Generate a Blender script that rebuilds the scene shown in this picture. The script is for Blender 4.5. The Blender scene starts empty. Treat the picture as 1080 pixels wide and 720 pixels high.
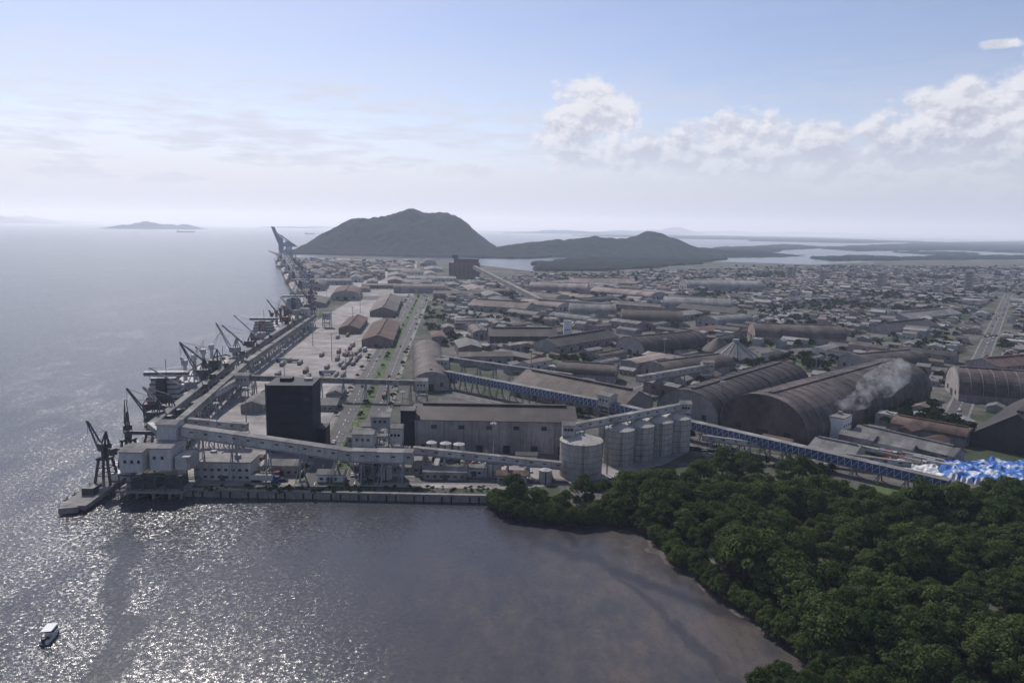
import bpy, math, random
from mathutils import Vector, Matrix, noise
random.seed(7)
R=random.random; U=random.uniform; rad=math.radians
sc=bpy.context.scene
F=771.; CZ=120.; GZ=2.5
M=Matrix.Rotation(rad(90-8.85),3,'X') @ Matrix.Rotation(rad(0.95),3,'Z')
def ray(u,v): return M@Vector(((u-540)/F,-(v-360)/F,-1))
def S(u,v,z=GZ):
    # survey: metres on the ground for a bearing / depression reading
    d=ray(u,v); dz=min(d.z,-0.002); t=(z-CZ)/dz; return Vector((d.x*t,d.y*t))
# ---------------- camera
cam=bpy.data.objects.new("camera",bpy.data.cameras.new("camera")); sc.collection.objects.link(cam)
cam.matrix_world=Matrix.Translation((0,0,CZ)) @ M.to_4x4()
cam.data.sensor_width=36; cam.data.lens=F/1080*36; cam.data.clip_end=300000; cam.data.clip_start=1
sc.camera=cam
sc.view_settings.view_transform='Standard'; sc.view_settings.look='None'; sc.view_settings.exposure=0
# ---------------- node helper
class NT:
    def __init__(s,t): s.t=t; t.nodes.clear()
    def n(s,ty,**k):
        x=s.t.nodes.new(ty)
        for a,b in k.items(): setattr(x,a,b)
        return x
    def L(s,a,b): s.t.links.new(a,b)
    def put(s,sock,v):
        if v is None: return
        if isinstance(v,bpy.types.NodeSocket): s.L(v,sock)
        else: sock.default_value=v
    def m(s,op,a,b=None,c=None,clamp=False):
        x=s.n('ShaderNodeMath',operation=op,use_clamp=clamp)
        s.put(x.inputs[0],a); s.put(x.inputs[1],b); s.put(x.inputs[2],c); return x.outputs[0]
    def vm(s,op,a,b=None):
        x=s.n('ShaderNodeVectorMath',operation=op); s.put(x.inputs[0],a); s.put(x.inputs[1],b)
        return x.outputs['Value'] if op in('DOT_PRODUCT','LENGTH') else x.outputs[0]
    def noise(s,vec,scale,detail=4,rough=.5,col=False):
        x=s.n('ShaderNodeTexNoise'); s.put(x.inputs['Vector'],vec); x.inputs['Scale'].default_value=scale
        x.inputs['Detail'].default_value=detail; x.inputs['Roughness'].default_value=rough
        return x.outputs['Color' if col else 'Fac']
    def mr(s,v,a,b,c=0.,d=1.,smooth=False):
        x=s.n('ShaderNodeMapRange'); x.clamp=True
        if smooth: x.interpolation_type='SMOOTHSTEP'
        s.put(x.inputs[0],v)
        for i,q in enumerate((a,b,c,d)): s.put(x.inputs[i+1],q)
        return x.outputs[0]
    def mix(s,f,a,b,mode='MIX'):
        x=s.n('ShaderNodeMix',data_type='RGBA',blend_type=mode)
        s.put(x.inputs[0],f)
        for i,q in ((6,a),(7,b)):
            s.put(x.inputs[i],(*q,1) if isinstance(q,tuple) and len(q)==3 else q)
        return x.outputs[2]
    def xyz(s,x,y,z=0.):
        q=s.n('ShaderNodeCombineXYZ'); s.put(q.inputs[0],x); s.put(q.inputs[1],y); s.put(q.inputs[2],z); return q.outputs[0]
    def sep(s,v):
        q=s.n('ShaderNodeSeparateXYZ'); s.put(q.inputs[0],v); return q.outputs
def newmat(name):
    m=bpy.data.materials.new(name); m.use_nodes=True; return m,NT(m.node_tree)
def pmat(name,col=None,rough=.75,var=.3,scale=.35,metal=0.,stripe=None,bump=0.,streak=0.,spec=.3):
    m,t=newmat(name)
    o=t.n('ShaderNodeOutputMaterial'); p=t.n('ShaderNodeBsdfPrincipled'); t.L(p.outputs[0],o.inputs[0])
    g=t.n('ShaderNodeNewGeometry'); tc=t.n('ShaderNodeTexCoord')
    if col is None:
        a=t.n('ShaderNodeAttribute',attribute_name='Col'); base=a.outputs['Color']
    else:
        c=t.n('ShaderNodeRGB'); c.outputs[0].default_value=(*col,1); base=c.outputs[0]
    n1=t.noise(g.outputs['Position'],scale,6,.65); n2=t.noise(g.outputs['Position'],scale*.09,3,.6)
    f=t.m('MULTIPLY',t.mr(n1,.3,.7,1-var,1+var),t.mr(n2,.3,.7,1-var*.6,1+var*.6))
    if stripe:
        per,axis=stripe
        xs=t.sep(tc.outputs['Object'])[axis]
        q=t.m('DIVIDE',xs,per); fl=t.m('FLOOR',q); fr=t.m('FRACT',q)
        wn=t.n('ShaderNodeTexWhiteNoise',noise_dimensions='1D'); t.L(fl,wn.inputs['W'])
        f=t.m('MULTIPLY',f,t.mr(wn.outputs['Value'],0.,1.,.8,1.18))
        f=t.m('MULTIPLY',f,t.mr(fr,.0,.1,.72,1.))
    if streak:
        z=t.sep(g.outputs['Position'])
        v=t.xyz(t.m('MULTIPLY',z[0],1.3),t.m('MULTIPLY',z[1],1.3),t.m('MULTIPLY',z[2],.08))
        f=t.m('MULTIPLY',f,t.mr(t.noise(v,1.,4,.7),.4,.75,1.,1-streak))
    cc=t.mix(1.,base,t.xyz(f,f,f),'MULTIPLY')
    t.L(cc,p.inputs['Base Color']); p.inputs['Roughness'].default_value=rough; p.inputs['Metallic'].default_value=metal
    p.inputs['Specular IOR Level'].default_value=spec
    if bump:
        b=t.n('ShaderNodeBump'); b.inputs['Strength'].default_value=bump; b.inputs['Distance'].default_value=.3
        t.L(n1,b.inputs['Height']); t.L(b.outputs[0],p.inputs['Normal'])
    return m
mC=pmat('painted_surfaces',None,.8,.25,.5,streak=.25,spec=.15)
mRoof=pmat('rusty_metal_roof',(.094,.074,.066),.7,.6,.1,stripe=(6.,0),streak=.35,spec=.2)
mRoofD=pmat('dark_metal_roof',(.055,.046,.044),.65,.45,.1,stripe=(7.,0),streak=.3,spec=.2)
mRoofG=pmat('fibre_cement_roof',(.205,.197,.19),.85,.4,.12,stripe=(6.,0),streak=.35,spec=.15)
mRoofP=pmat('faded_pink_roof',(.26,.21,.19),.85,.35,.1,stripe=(8.,0),streak=.3,spec=.15)
mWall=pmat('stained_render_wall',(.29,.265,.258),.85,.25,.2,streak=.45,stripe=(8.,0))
mWallW=pmat('white_cladding',(.47,.46,.45),.6,.18,.3,streak=.35)
mNavy=pmat('dark_cladding',(.010,.014,.028),.6,.35,.25,stripe=(3.2,0),streak=.3,spec=.15)
mConc=pmat('old_concrete',(.20,.188,.18),.85,.35,.25,streak=.35,bump=.2)
mSilo=pmat('silo_concrete',(.38,.355,.32),.7,.2,.3,streak=.4)
mGal=pmat('gallery_cladding',(.41,.39,.37),.65,.22,.4,streak=.3,stripe=(6.,0))
mBlue=pmat('blue_steel',(.03,.075,.2),.5,.3,.4)
mSteel=pmat('dark_steel',(.045,.048,.056),.5,.3,.4)
mSteelG=pmat('galvanised_steel',(.23,.23,.24),.5,.25,.4)
mGlass=pmat('window_glass',(.02,.025,.03),.1,.1,.4,spec=.6)
mWhite=pmat('white_paint',(.66,.66,.65),.45,.12,.6,streak=.25)
mRust=pmat('rust_red_paint',(.13,.06,.05),.6,.35,.3)
mBlack=pmat('rubber',(.02,.02,.02),.8,.1)
mAsph=pmat('asphalt',(.085,.08,.078),.9,.25,.15)
mYard=pmat('port_apron_concrete',(.25,.23,.218),.85,.45,.06,bump=.1,spec=.2)
mLine=pmat('road_paint',(.7,.7,.66),.7,.2,.5)
mGrass=pmat('grass',(.07,.095,.036),.95,.5,.3)
mBrick=pmat('brick_wall',(.18,.13,.115),.85,.3,.3,streak=.2)
mTile=pmat('clay_tile_roof',(.125,.083,.07),.85,.4,.2,stripe=(5.,0),streak=.2,spec=.15)
mBark=pmat('bark',(.09,.07,.055),.95,.3,1.)
# ---------------- mesh builder
class B:
    def __init__(s): s.V=[];s.F=[];s.I=[];s.C=[];s.m=[]
    def add(s,vs,fs,mat,col=(.4,.4,.4)):
        if mat not in s.m: s.m.append(mat)
        i=s.m.index(mat); o=len(s.V); s.V+= [tuple(v) for v in vs]
        for f in fs: s.F.append([o+k for k in f]); s.I.append(i); s.C.append(col)
    def box(s,c,d,rot=0.,mat=None,col=(.4,.4,.4),taper=1.):
        x,y,z=c; l,w,h=d[0]/2,d[1]/2,d[2]; ca,sa=math.cos(rot),math.sin(rot); vs=[]
        for zz,k in ((z,1.),(z+h,taper)):
            for a,b in ((-1,-1),(1,-1),(1,1),(-1,1)):
                X,Y=a*l*k,b*w*k; vs.append((x+X*ca-Y*sa,y+X*sa+Y*ca,zz))
        s.add(vs,[(3,2,1,0),(4,5,6,7),(0,1,5,4),(1,2,6,5),(2,3,7,6),(3,0,4,7)],mat or mC,col)
    def beam(s,p,q,w,h,mat=None,col=(.4,.4,.4)):
        p=Vector(p);q=Vector(q);d=(q-p)
        if d.length<1e-4:return
        d.normalize(); up=Vector((0,0,1)) if abs(d.z)<.95 else Vector((0,1,0))
        sd=d.cross(up).normalized()*w/2; u=sd.cross(d).normalized()*h/2
        vs=[e+a*sd+b*u for e in(p,q) for a,b in((-1,-1),(1,-1),(1,1),(-1,1))]
        s.add(vs,[(3,2,1,0),(4,5,6,7),(0,1,5,4),(1,2,6,5),(2,3,7,6),(3,0,4,7)],mat or mC,col)
    def cyl(s,c,r,h,mat=None,n=20,r2=None,col=(.4,.4,.4)):
        r2=r if r2 is None else r2; x,y,z=c; vs=[]
        for rr,zz in((r,z),(r2,z+h)):
            vs+=[(x+rr*math.cos(6.28318*i/n),y+rr*math.sin(6.28318*i/n),zz) for i in range(n)]
        s.add(vs,[(i,(i+1)%n,n+(i+1)%n,n+i) for i in range(n)]+[tuple(range(n-1,-1,-1)),tuple(range(n,2*n))],mat or mC,col)
    def gable(s,c,d,rise,rot=0.,wall=None,roof=None,wc=(.4,.4,.4),rc=(.3,.2,.15),oh=.5):
        x,y,z=c; l,w,h=d[0]/2,d[1]/2,d[2]; ca,sa=math.cos(rot),math.sin(rot)
        T=lambda X,Y,Z:(x+X*ca-Y*sa,y+X*sa+Y*ca,z+Z)
        s.add([T(-l,-w,0),T(l,-w,0),T(l,w,0),T(-l,w,0),T(-l,-w,h),T(l,-w,h),T(l,w,h),T(-l,w,h),T(-l,0,h+rise),T(l,0,h+rise)],
          [(0,1,5,4),(2,3,7,6),(1,2,6,9,5),(3,0,4,8,7)],wall or mC,wc)
        L=l+oh;W=w+oh;e=rise*oh/w
        t=.15
        for q in(-1,1):
            vs=[T(-L,q*W,h-e+t),T(L,q*W,h-e+t),T(L,0,h+rise+t),T(-L,0,h+rise+t),T(-L,q*W,h-e-.15),T(L,q*W,h-e-.15)]
            s.add(vs,[(0,1,2,3),(0,1,5,4)],roof or mC,rc)
    def vault(s,L,w,wallh,rise,wall,roof,n=18,rib=None,pw=.9):
        l=L/2; pr=[]
        for i in range(n+1):
            a=math.pi*i/n; pr.append((-math.cos(a)*w/2, wallh+rise*math.sin(a)**pw))
        s.add([(-l,-w/2,0),(l,-w/2,0),(l,w/2,0),(-l,w/2,0),(-l,-w/2,wallh),(l,-w/2,wallh),(l,w/2,wallh),(-l,w/2,wallh)],[(0,1,5,4),(2,3,7,6)],wall)
        for q in(-1,1):
            s.add([(q*l,-w/2,0)]+[(q*l,a,b) for a,b in pr]+[(q*l,w/2,0)],[tuple(range(n+3))],wall)
        o=.4
        vs=[(X,a*1.012,b+.12) for X in(-l-o,l+o) for a,b in pr]
        s.add(vs,[(i,i+1,n+2+i,n+1+i) for i in range(n)],roof)
        if rib:
            k=int(L/rib[0])
            for j in range(k+1):
                X=-l+L*j/k
                for i in range(n):
                    a,b=pr[i];c,d=pr[i+1]; s.beam((X,a*1.015,b+.2),(X,c*1.015,d+.2),.5,.5,rib[1])
        for q in(-1,1):
            s.box((q*(l+.1),0,0),(.3,w*.14,max(5,wallh)),0,mGlass)
            for yy in(-.28,.28): s.box((q*(l+.1),w*yy,wallh*.6),(.3,w*.07,3),0,mGlass)
        s.box((0,0,wallh+rise-.2),(L*.92,w*.06,1.2),0,roof)
    def obj(s,name,loc=(0,0,0),rot=0.,parent=None,smooth=False):
        me=bpy.data.meshes.new(name); me.from_pydata(s.V,[],s.F)
        for m in s.m: me.materials.append(m)
        me.polygons.foreach_set('material_index',s.I)
        at=me.attributes.new('Col','FLOAT_COLOR','FACE'); fl=[]
        for c in s.C: fl+=[c[0],c[1],c[2],1.]
        at.data.foreach_set('color',fl)
        if smooth: me.polygons.foreach_set('use_smooth',[True]*len(s.F))
        me.update()
        o=bpy.data.objects.new(name,me); sc.collection.objects.link(o); o.location=loc; o.rotation_euler=(0,0,rot)
        if parent: o.parent=parent
        return o
def inst(ob,loc,rot=0.,scale=1.):
    o=bpy.data.objects.new(ob.name.split('.')[0],ob.data); sc.collection.objects.link(o); o.location=loc; o.rotation_euler=(0,0,rot); o.scale=(scale,)*3; return o
def inside(x,y,P):
    c=False; j=len(P)-1
    for i in range(len(P)):
        a=P[i];b=P[j]
        if (a[1]>y)!=(b[1]>y) and x<(b[0]-a[0])*(y-a[1])/(b[1]-a[1])+a[0]: c=not c
        j=i
    return c
OC=[]; OS=[]
def occ(x,y,r): OC.append((x,y,r))
def occline(p,q,hw): OS.append((Vector(p[:2]),Vector(q[:2]),hw))
def free(x,y,r):
    for a,b,c in OC:
        if (x-a)**2+(y-b)**2<(r+c)**2: return False
    P=Vector((x,y))
    for a,b,w in OS:
        d=b-a; t=max(0,min(1,(P-a).dot(d)/d.length_squared))
        if (P-a-d*t).length<w+r: return False
    return True
def sheet(name,pts,z,mat,skirt=None,smat=None):
    n=len(pts); vs=[(p[0],p[1],z) for p in pts]; b=B()
    ar=sum(pts[i][0]*pts[(i+1)%n][1]-pts[(i+1)%n][0]*pts[i][1] for i in range(n))
    b.add(vs,[tuple(range(n)) if ar>0 else tuple(range(n-1,-1,-1))],mat)
    if skirt is not None:
        b.add(vs+[(p[0],p[1],skirt) for p in pts],[(i,(i+1)%n,n+(i+1)%n,n+i) for i in range(n)],smat)
    return b.obj(name)
def pts(L,z=GZ): return [S(u,v,z) for u,v in L]
def jag(P,step,amp,seed=0):
    out=[]
    for i in range(len(P)):
        a=P[i];b=P[(i+1)%len(P)]; k=max(1,int((b-a).length/step))
        for j in range(k):
            p=a.lerp(b,j/k); q=noise.noise_vector((p.x/step/2.3,p.y/step/2.3,seed)); out.append(Vector((p.x+q.x*amp,p.y+q.y*amp)))
    return out
def ribbon(b,P,off,w,z,mat):
    n=len(P); vs=[]
    for i,p in enumerate(P):
        a=P[max(0,i-1)];c=P[min(n-1,i+1)]; d=(c-a).normalized(); nn=Vector((-d.y,d.x))
        for s in(-.5,.5): q=p+nn*(off+s*w); vs.append((q.x,q.y,z))
    b.add(vs,[(2*i+1,2*i,2*i+2,2*i+3) for i in range(n-1)],mat)
# ---------------- world / sun / haze
AZ,EL=rad(-27),rad(45)
w=bpy.data.worlds.new("World"); sc.world=w; w.use_nodes=True; t=NT(w.node_tree)
out=t.n('ShaderNodeOutputWorld'); sky=t.n('ShaderNodeTexSky',sky_type='NISHITA'); sky.sun_disc=False
sky.sun_elevation=EL; sky.sun_rotation=AZ; sky.dust_density=.5; sky.air_density=1.0; sky.ozone_density=1.8; sky.altitude=100
bg=t.n('ShaderNodeBackground'); bg.inputs[1].default_value=.11; t.L(t.mix(1.,sky.outputs[0],(1.06,.94,1.),'MULTIPLY'),bg.inputs[0])
tc=t.n('ShaderNodeTexCoord'); x,y,z=t.sep(tc.outputs['Generated'])
az=t.m('ARCTAN2',x,y); el=t.m('ARCSINE',z); P=t.xyz(az,el)
def sky_ae(u,v): d=ray(u,v).normalized(); return math.atan2(d.x,d.y),math.asin(d.z)
def blobs(L):
    env=None
    for u,v,hw,hh in L:
        a,e=sky_ae(u,v)
        d=t.vm('MULTIPLY',t.vm('SUBTRACT',P,(a,e,0)),(F/hw,F/hh,0)); r=t.m('SUBTRACT',1.,t.vm('DOT_PRODUCT',d,d))
        env=r if env is None else t.m('MAXIMUM',env,r)
    return t.m('MAXIMUM',env,-2.)
env=blobs([(622,128,44,42),(598,146,40,24),(650,166,75,20),(715,164,75,24),(775,154,64,32),(835,165,70,30),(905,176,80,22),(975,152,66,30),(1035,118,62,30),(1065,150,70,46),(960,174,170,26),(1150,120,90,60),(1058,47,16,5),(285,176,40,10),(110,186,70,12),(1010,112,60,18),(380,178,46,9),(200,190,60,9),(470,182,60,10),(30,180,60,12)])
PP=t.vm('MULTIPLY',P,(1.,1.35,1.))
n1=t.noise(PP,22,11,.6); n2=t.noise(t.vm('ADD',PP,(-.006,.012,0)),22,11,.6)
dn=t.m('ADD',t.m('MULTIPLY',env,.85),t.m('MULTIPLY',t.m('SUBTRACT',n1,.455),3.4))
al=t.mr(dn,-.1,.6,0.,1.,True); al=t.m('MULTIPLY',al,t.mr(el,rad(2),rad(7.5),.1,.93,True)); al=t.m('MULTIPLY',al,t.mr(az,rad(-8),rad(0),.5,1.))
sh=t.m('ADD',.5,t.m('MULTIPLY',t.m('SUBTRACT',n1,n2),6.),clamp=True)
sh=t.m('ADD',sh,t.mr(el,rad(4),rad(9.5),-.3,.3),clamp=True)
sh=t.m('ADD',sh,t.mr(dn,.2,1.3,.3,-.2),clamp=True)
sh=t.m('ADD',sh,t.mr(az,rad(-10),rad(0),.5,0.),clamp=True)
cc=t.mix(sh,(.49,.51,.61),(.82,.82,.87))
v1=t.noise(t.vm('MULTIPLY',P,(2.2,15.,1.)),2.2,7,.6); v2=t.noise(t.vm('MULTIPLY',P,(6.,30.,1.)),2.6,6,.62)
veil=t.m('MULTIPLY',t.mr(t.m('ADD',t.m('MULTIPLY',v1,.6),t.m('MULTIPLY',v2,.4)),.38,.60,0.,.85,True),t.mr(el,rad(8.5),rad(13),1.,.15,True))
veil=t.m('MULTIPLY',veil,t.mr(az,rad(-18),rad(20),1.,.5))
veil=t.m('MAXIMUM',veil,t.mr(el,rad(0),rad(9.),.97,0.,True))
vc=t.mix(t.mr(el,rad(1),rad(8)),(.50,.53,.64),(.66,.68,.77)); 
vc=t.mix(t.mr(az,rad(-35),rad(25)),t.mix(1.,vc,(1.06,1.06,1.06),'MULTIPLY'),t.mix(1.,vc,(.90,.91,.95),'MULTIPLY'))
b2=t.n('ShaderNodeBackground'); t.L(vc,b2.inputs[0])
b3=t.n('ShaderNodeBackground'); t.L(cc,b3.inputs[0])
m1=t.n('ShaderNodeMixShader'); t.L(veil,m1.inputs[0]); t.L(bg.outputs[0],m1.inputs[1]); t.L(b2.outputs[0],m1.inputs[2])
m2=t.n('ShaderNodeMixShader'); t.L(al,m2.inputs[0]); t.L(m1.outputs[0],m2.inputs[1]); t.L(b3.outputs[0],m2.inputs[2])
t.L(m2.outputs[0],out.inputs[0])
sd=Vector((math.sin(AZ)*math.cos(EL),math.cos(AZ)*math.cos(EL),math.sin(EL)))
sl=bpy.data.lights.new("sun",'SUN'); sl.energy=3.9; sl.angle=rad(.53); sl.color=(1,.95,.89)
so=bpy.data.objects.new("sun",sl); sc.collection.objects.link(so); so.rotation_euler=sd.to_track_quat('Z','Y').to_euler()
mh,t=newmat('haze'); o=t.n('ShaderNodeOutputMaterial'); vs=t.n('ShaderNodeVolumeScatter'); DEN=6.6e-5
vs.inputs['Color'].default_value=(.78,.87,1,1); vs.inputs['Density'].default_value=DEN; vs.inputs['Anisotropy'].default_value=.35
em=t.n('ShaderNodeEmission'); em.inputs[0].default_value=(.54,.65,1,1); em.inputs[1].default_value=DEN*.29   # stands for multiple scattering
ad=t.n('ShaderNodeAddShader'); t.L(vs.outputs[0],ad.inputs[0]); t.L(em.outputs[0],ad.inputs[1]); t.L(ad.outputs[0],o.inputs['Volume'])
b=B(); b.box((0,14000,-8),(70000,40000,560),0,mh); hz=b.obj('atmosphere_haze')
# ---------------- water
mw,t=newmat('harbour_water'); o=t.n('ShaderNodeOutputMaterial'); p=t.n('ShaderNodeBsdfPrincipled'); t.L(p.outputs[0],o.inputs[0])
g=t.n('ShaderNodeNewGeometry'); pos=g.outputs['Position']
X,Y,Z=t.sep(pos)
big=t.noise(t.vm('MULTIPLY',pos,(1.,.6,1.)),.011,5,.6); med=t.noise(t.vm('MULTIPLY',pos,(1.,.45,1.)),.05,5,.6)
bay=t.m('MULTIPLY',t.mr(t.m('ADD',X,t.m('MULTIPLY',t.m('SUBTRACT',big,.5),70.)),-165.,-90.,0.,1.,True),t.mr(Y,330.,345.,1.,0.))
ca=t.noise(pos,.8,3,.65,True); cb=t.noise(pos,4.5,2,.6,True)
va=t.vm('SUBTRACT',ca,(.5,.5,.5)); vb=t.vm('SUBTRACT',cb,(.5,.5,.5))
vv=t.vm('ADD',t.vm('MULTIPLY',va,(.7,.7,0)),t.vm('MULTIPLY',vb,(1.0,1.0,0)))
amp=t.m('MULTIPLY',t.mr(bay,0.,1.,1.1,.6),t.mr(t.m('ADD',t.m('MULTIPLY',big,.5),t.m('MULTIPLY',med,.5)),.38,.6,.6,1.2,True))
def dline(a,b_,wob):
    a=S(*a,0);b_=S(*b_,0);d=(b_-a).normalized(); nx,ny=-d.y,d.x
    q=t.m('ADD',t.m('MULTIPLY',t.m('SUBTRACT',X,a.x),nx),t.m('MULTIPLY',t.m('SUBTRACT',Y,a.y),ny))
    q=t.m('ADD',q,t.m('MULTIPLY',t.m('SUBTRACT',big,.5),wob)); return t.m('ABSOLUTE',t.m('ADD',q,t.m('MULTIPLY',t.m('SUBTRACT',med,.5),10.)))
slick=t.m('MULTIPLY',t.mr(dline((132,560),(92,715),70.),1.5,5.,1.,0.,True),t.mr(Y,265.,290.,1.,0.,True))
shal=S(760,655,0); dq=t.vm('SUBTRACT',t.xyz(X,Y),(shal.x,shal.y,0)); ds=t.vm('LENGTH',dq)
sm=t.mr(t.m('ADD',ds,t.m('MULTIPLY',t.m('SUBTRACT',big,.5),190.)),30.,125.,1.,0.,True)
fine=t.noise(t.vm('MULTIPLY',pos,(1.,.5,1.)),.16,6,.7)
chan=t.m('MAXIMUM',t.mr(dline((540,556),(860,690),46.),.8,5.,1.,0.,True),t.mr(dline((640,600),(790,722),60.),.4,3.,.8,0.,True))
chan=t.m('MULTIPLY',chan,t.mr(sm,.1,.5))
amp=t.m('MULTIPLY',amp,t.mr(sm,0.,1.,1.,.5)); amp=t.m('MULTIPLY',amp,t.mr(slick,0.,1.,1.,.4))
sx=t.n('ShaderNodeVectorMath',operation='SCALE'); t.L(vv,sx.inputs[0]); t.L(amp,sx.inputs['Scale'])
nn=t.vm('NORMALIZE',t.vm('ADD',sx.outputs[0],(0,0,1)))
t.L(nn,p.inputs['Normal'])
sm2=t.m('MULTIPLY',sm,t.mr(t.m('ADD',t.m('MULTIPLY',med,.4),t.m('MULTIPLY',fine,.6)),.40,.6,.2,1.))
colr=t.mix(sm2,(.040,.042,.050),(.098,.082,.072)); colr=t.mix(t.m('MULTIPLY',chan,.75),colr,(.028,.028,.033)); colr=t.mix(t.m('MULTIPLY',slick,.6),colr,(.02,.024,.03))
t.L(colr,p.inputs['Base Color']); t.L(t.mr(sm2,0.,1.,.2,.30),p.inputs['Roughness']); p.inputs['IOR'].default_value=1.33
t.L(t.mr(sm2,0.,1.,.5,.38),p.inputs['Specular IOR Level'])
b=B(); b.add([(-90000,-2000,0),(90000,-2000,0),(90000,110000,0),(-90000,110000,0)],[(0,1,2,3)],mw); b.obj('water')
# ---------------- ground
mg,t=newmat('town_ground'); o=t.n('ShaderNodeOutputMaterial'); p=t.n('ShaderNodeBsdfPrincipled'); t.L(p.outputs[0],o.inputs[0])
g=t.n('ShaderNodeNewGeometry'); pos=g.outputs['Position']
a=t.noise(pos,.012,5,.6); b_=t.noise(pos,.09,6,.65); c=t.noise(pos,.5,4,.6)
col=t.mix(t.mr(b_,.4,.6),(.09,.086,.082),(.16,.148,.138))
col=t.mix(t.mr(t.m('ADD',t.m('MULTIPLY',a,.6),t.m('MULTIPLY',b_,.4)),.48,.54,0.,.9),col,(.045,.06,.03))
k=t.mr(c,.3,.7,.7,1.3)
col=t.mix(1.,col,t.xyz(k,k,k),'MULTIPLY')
t.L(col,p.inputs['Base Color']); p.inputs['Roughness'].default_value=.95; p.inputs['Specular IOR Level'].default_value=.1
mm,t=newmat('wet_mud'); o=t.n('ShaderNodeOutputMaterial'); p=t.n('ShaderNodeBsdfPrincipled'); t.L(p.outputs[0],o.inputs[0])
g=t.n('ShaderNodeNewGeometry'); n=t.noise(g.outputs['Position'],.25,6,.65)
n=t.m('ADD',t.m('MULTIPLY',n,.7),t.m('MULTIPLY',t.noise(g.outputs['Position'],1.6,4,.6),.3))
t.L(t.mix(t.mr(n,.38,.62),(.042,.036,.032),(.09,.075,.065)),p.inputs['Base Color']); t.L(t.mr(n,.4,.6,.35,.75),p.inputs['Roughness']); p.inputs['Specular IOR Level'].default_value=.3
bm_=t.n('ShaderNodeBump'); bm_.inputs['Strength'].default_value=.6; bm_.inputs['Distance'].default_value=.5; t.L(n,bm_.inputs['Height']); t.L(bm_.outputs[0],p.inputs['Normal'])
LAND=pts([(128,500),(190,517),(520,524),(548,536)])+pts([(600,545),(675,545),(712,578),(790,636),(870,694),(935,722),(1010,780)])
LAND+=[Vector((330,60)),Vector((2600,60)),Vector((4200,2400))]
LAND+=pts([(1200,271),(1080,270),(960,274),(860,279),(760,276),(700,279),(640,286),(560,286),(520,281),(440,273),(380,270),(300,272),(283,264)])
LAND+=[Vector(q) for q in[(-940,2943),(-519,1744),(-345,1236),(-246,853),(-218,523),(-193,383),(-189,345)]]
sheet('ground',LAND,GZ,mg,-4,mm)
b=B()
e=pts([(128,500),(190,517),(520,524)])
for i in range(2): b.beam((*e[i],0),(*e[i+1],0),1.4,6.4,mConc); b.beam((*e[i],3.35),(*e[i+1],3.35),2.,.3,mConc)
L_=(e[2]-e[1])
for i in range(34): q=e[1]+L_*((i+.5)/34); b.box((q.x,q.y-.9,-1),(.6,.6,3.6),0,mBlack if i%3 else mConc)
e=[Vector(q) for q in[(-940,2943),(-519,1744),(-345,1236),(-246,853),(-218,523),(-193,383),(-189,345)]]
for i in range(6): b.beam((*e[i],-.3),(*e[i+1],-.3),1.6,6.4,mConc)
b.obj('seawall')
b=B()
er=list(reversed(e))
for off in(-6,-16): ribbon(b,er,off,.5,GZ+.12,mSteel)
ribbon(b,er,-3.4,.4,GZ+.11,mLine)
b.obj('crane_rails')
inner=pts([(512,524),(548,536),(600,545),(675,545),(712,578),(790,636),(870,694),(935,722),(1010,780)])
outer=pts([(508,529),(535,547),(600,556),(662,556),(698,590),(773,648),(848,700),(900,730),(940,790)],-.2)
b=B(); K=10; vs=[]
def rs(P,k):
    o=[]
    for i in range(len(P)-1):
        for j in range(k): o.append(P[i].lerp(P[i+1],j/k))
    return o+[P[-1]]
I=rs(inner,24);O=rs(outer,24);n=len(I)
for i in range(n):
    for j in range(K+1):
        f=j/K; q=I[i].lerp(O[i],f*(1.15+.9*noise.fractal((i*.06,0,3),.8,2,3))); vs.append((q.x,q.y,.6*(1-f)-.25*f+.25*noise.fractal((q.x*.1,q.y*.1,0),.8,2,3)+ (.9 if j==0 else 0)))
b.add(vs,[(i*(K+1)+j,i*(K+1)+j+1,(i+1)*(K+1)+j+1,(i+1)*(K+1)+j) for i in range(n-1) for j in range(K)],mm); b.obj('mud_flat',smooth=True)
# ---------------- terrain
mf=pmat('far_forest',(.010,.020,.015),.95,.6,.03,bump=.0,spec=.03)
def terrain(name,x0,x1,y0,y1,cell,hf,mat=mf):
    nx=int((x1-x0)/cell)+1; ny=int((y1-y0)/cell)+1; H=[];vs=[]
    for j in range(ny):
        for i in range(nx):
            X=x0+i*cell;Y=y0+j*cell;h=hf(X,Y);H.append(h);vs.append((X,Y,max(h,-6)))
    fs=[]
    for j in range(ny-1):
        for i in range(nx-1):
            q=(j*nx+i,j*nx+i+1,(j+1)*nx+i+1,(j+1)*nx+i)
            if max(H[k] for k in q)>-4: fs.append(q)
    b=B(); b.add(vs,fs,mat); return b.obj(name,smooth=False)
def hills(name,L,row,depth,cell,zn=.16,canopy=6.):
    G=[]
    for u,A,s in L:
        c=S(u,row,0); D=c.y; G.append((c.x,c.y,A,s*D/F))
    x0=min(g[0]-3*g[3] for g in G);x1=max(g[0]+3*g[3] for g in G)
    def h(X,Y):
        z=-7
        for a,b_,A,s in G:
            dp=max(depth*.6,min(depth,s*1.4))
            z+=A*math.exp(-((X-a)/s)**2/2-((Y-b_-depth)/dp)**2/2)
        if z>-6:
            z*=1+zn*noise.fractal((X/180,Y/180,1),.8,2,4)
            z+=canopy*noise.noise((X/cell/2.5,Y/cell/2.5,3))
        return z
    return terrain(name,x0,x1,min(g[1] for g in G)-2.6*depth+depth,max(g[1] for g in G)+3.4*depth,cell,h)
hills('forested_hill',[(437,168,38),(383,76,28),(487,70,24),(348,58,24),(320,20,18)],267,190,11)
hills('forested_hill',[(700,98,28),(640,62,30),(585,62,34),(760,30,36),(530,28,20),(815,16,30)],270,230,15)
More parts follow.
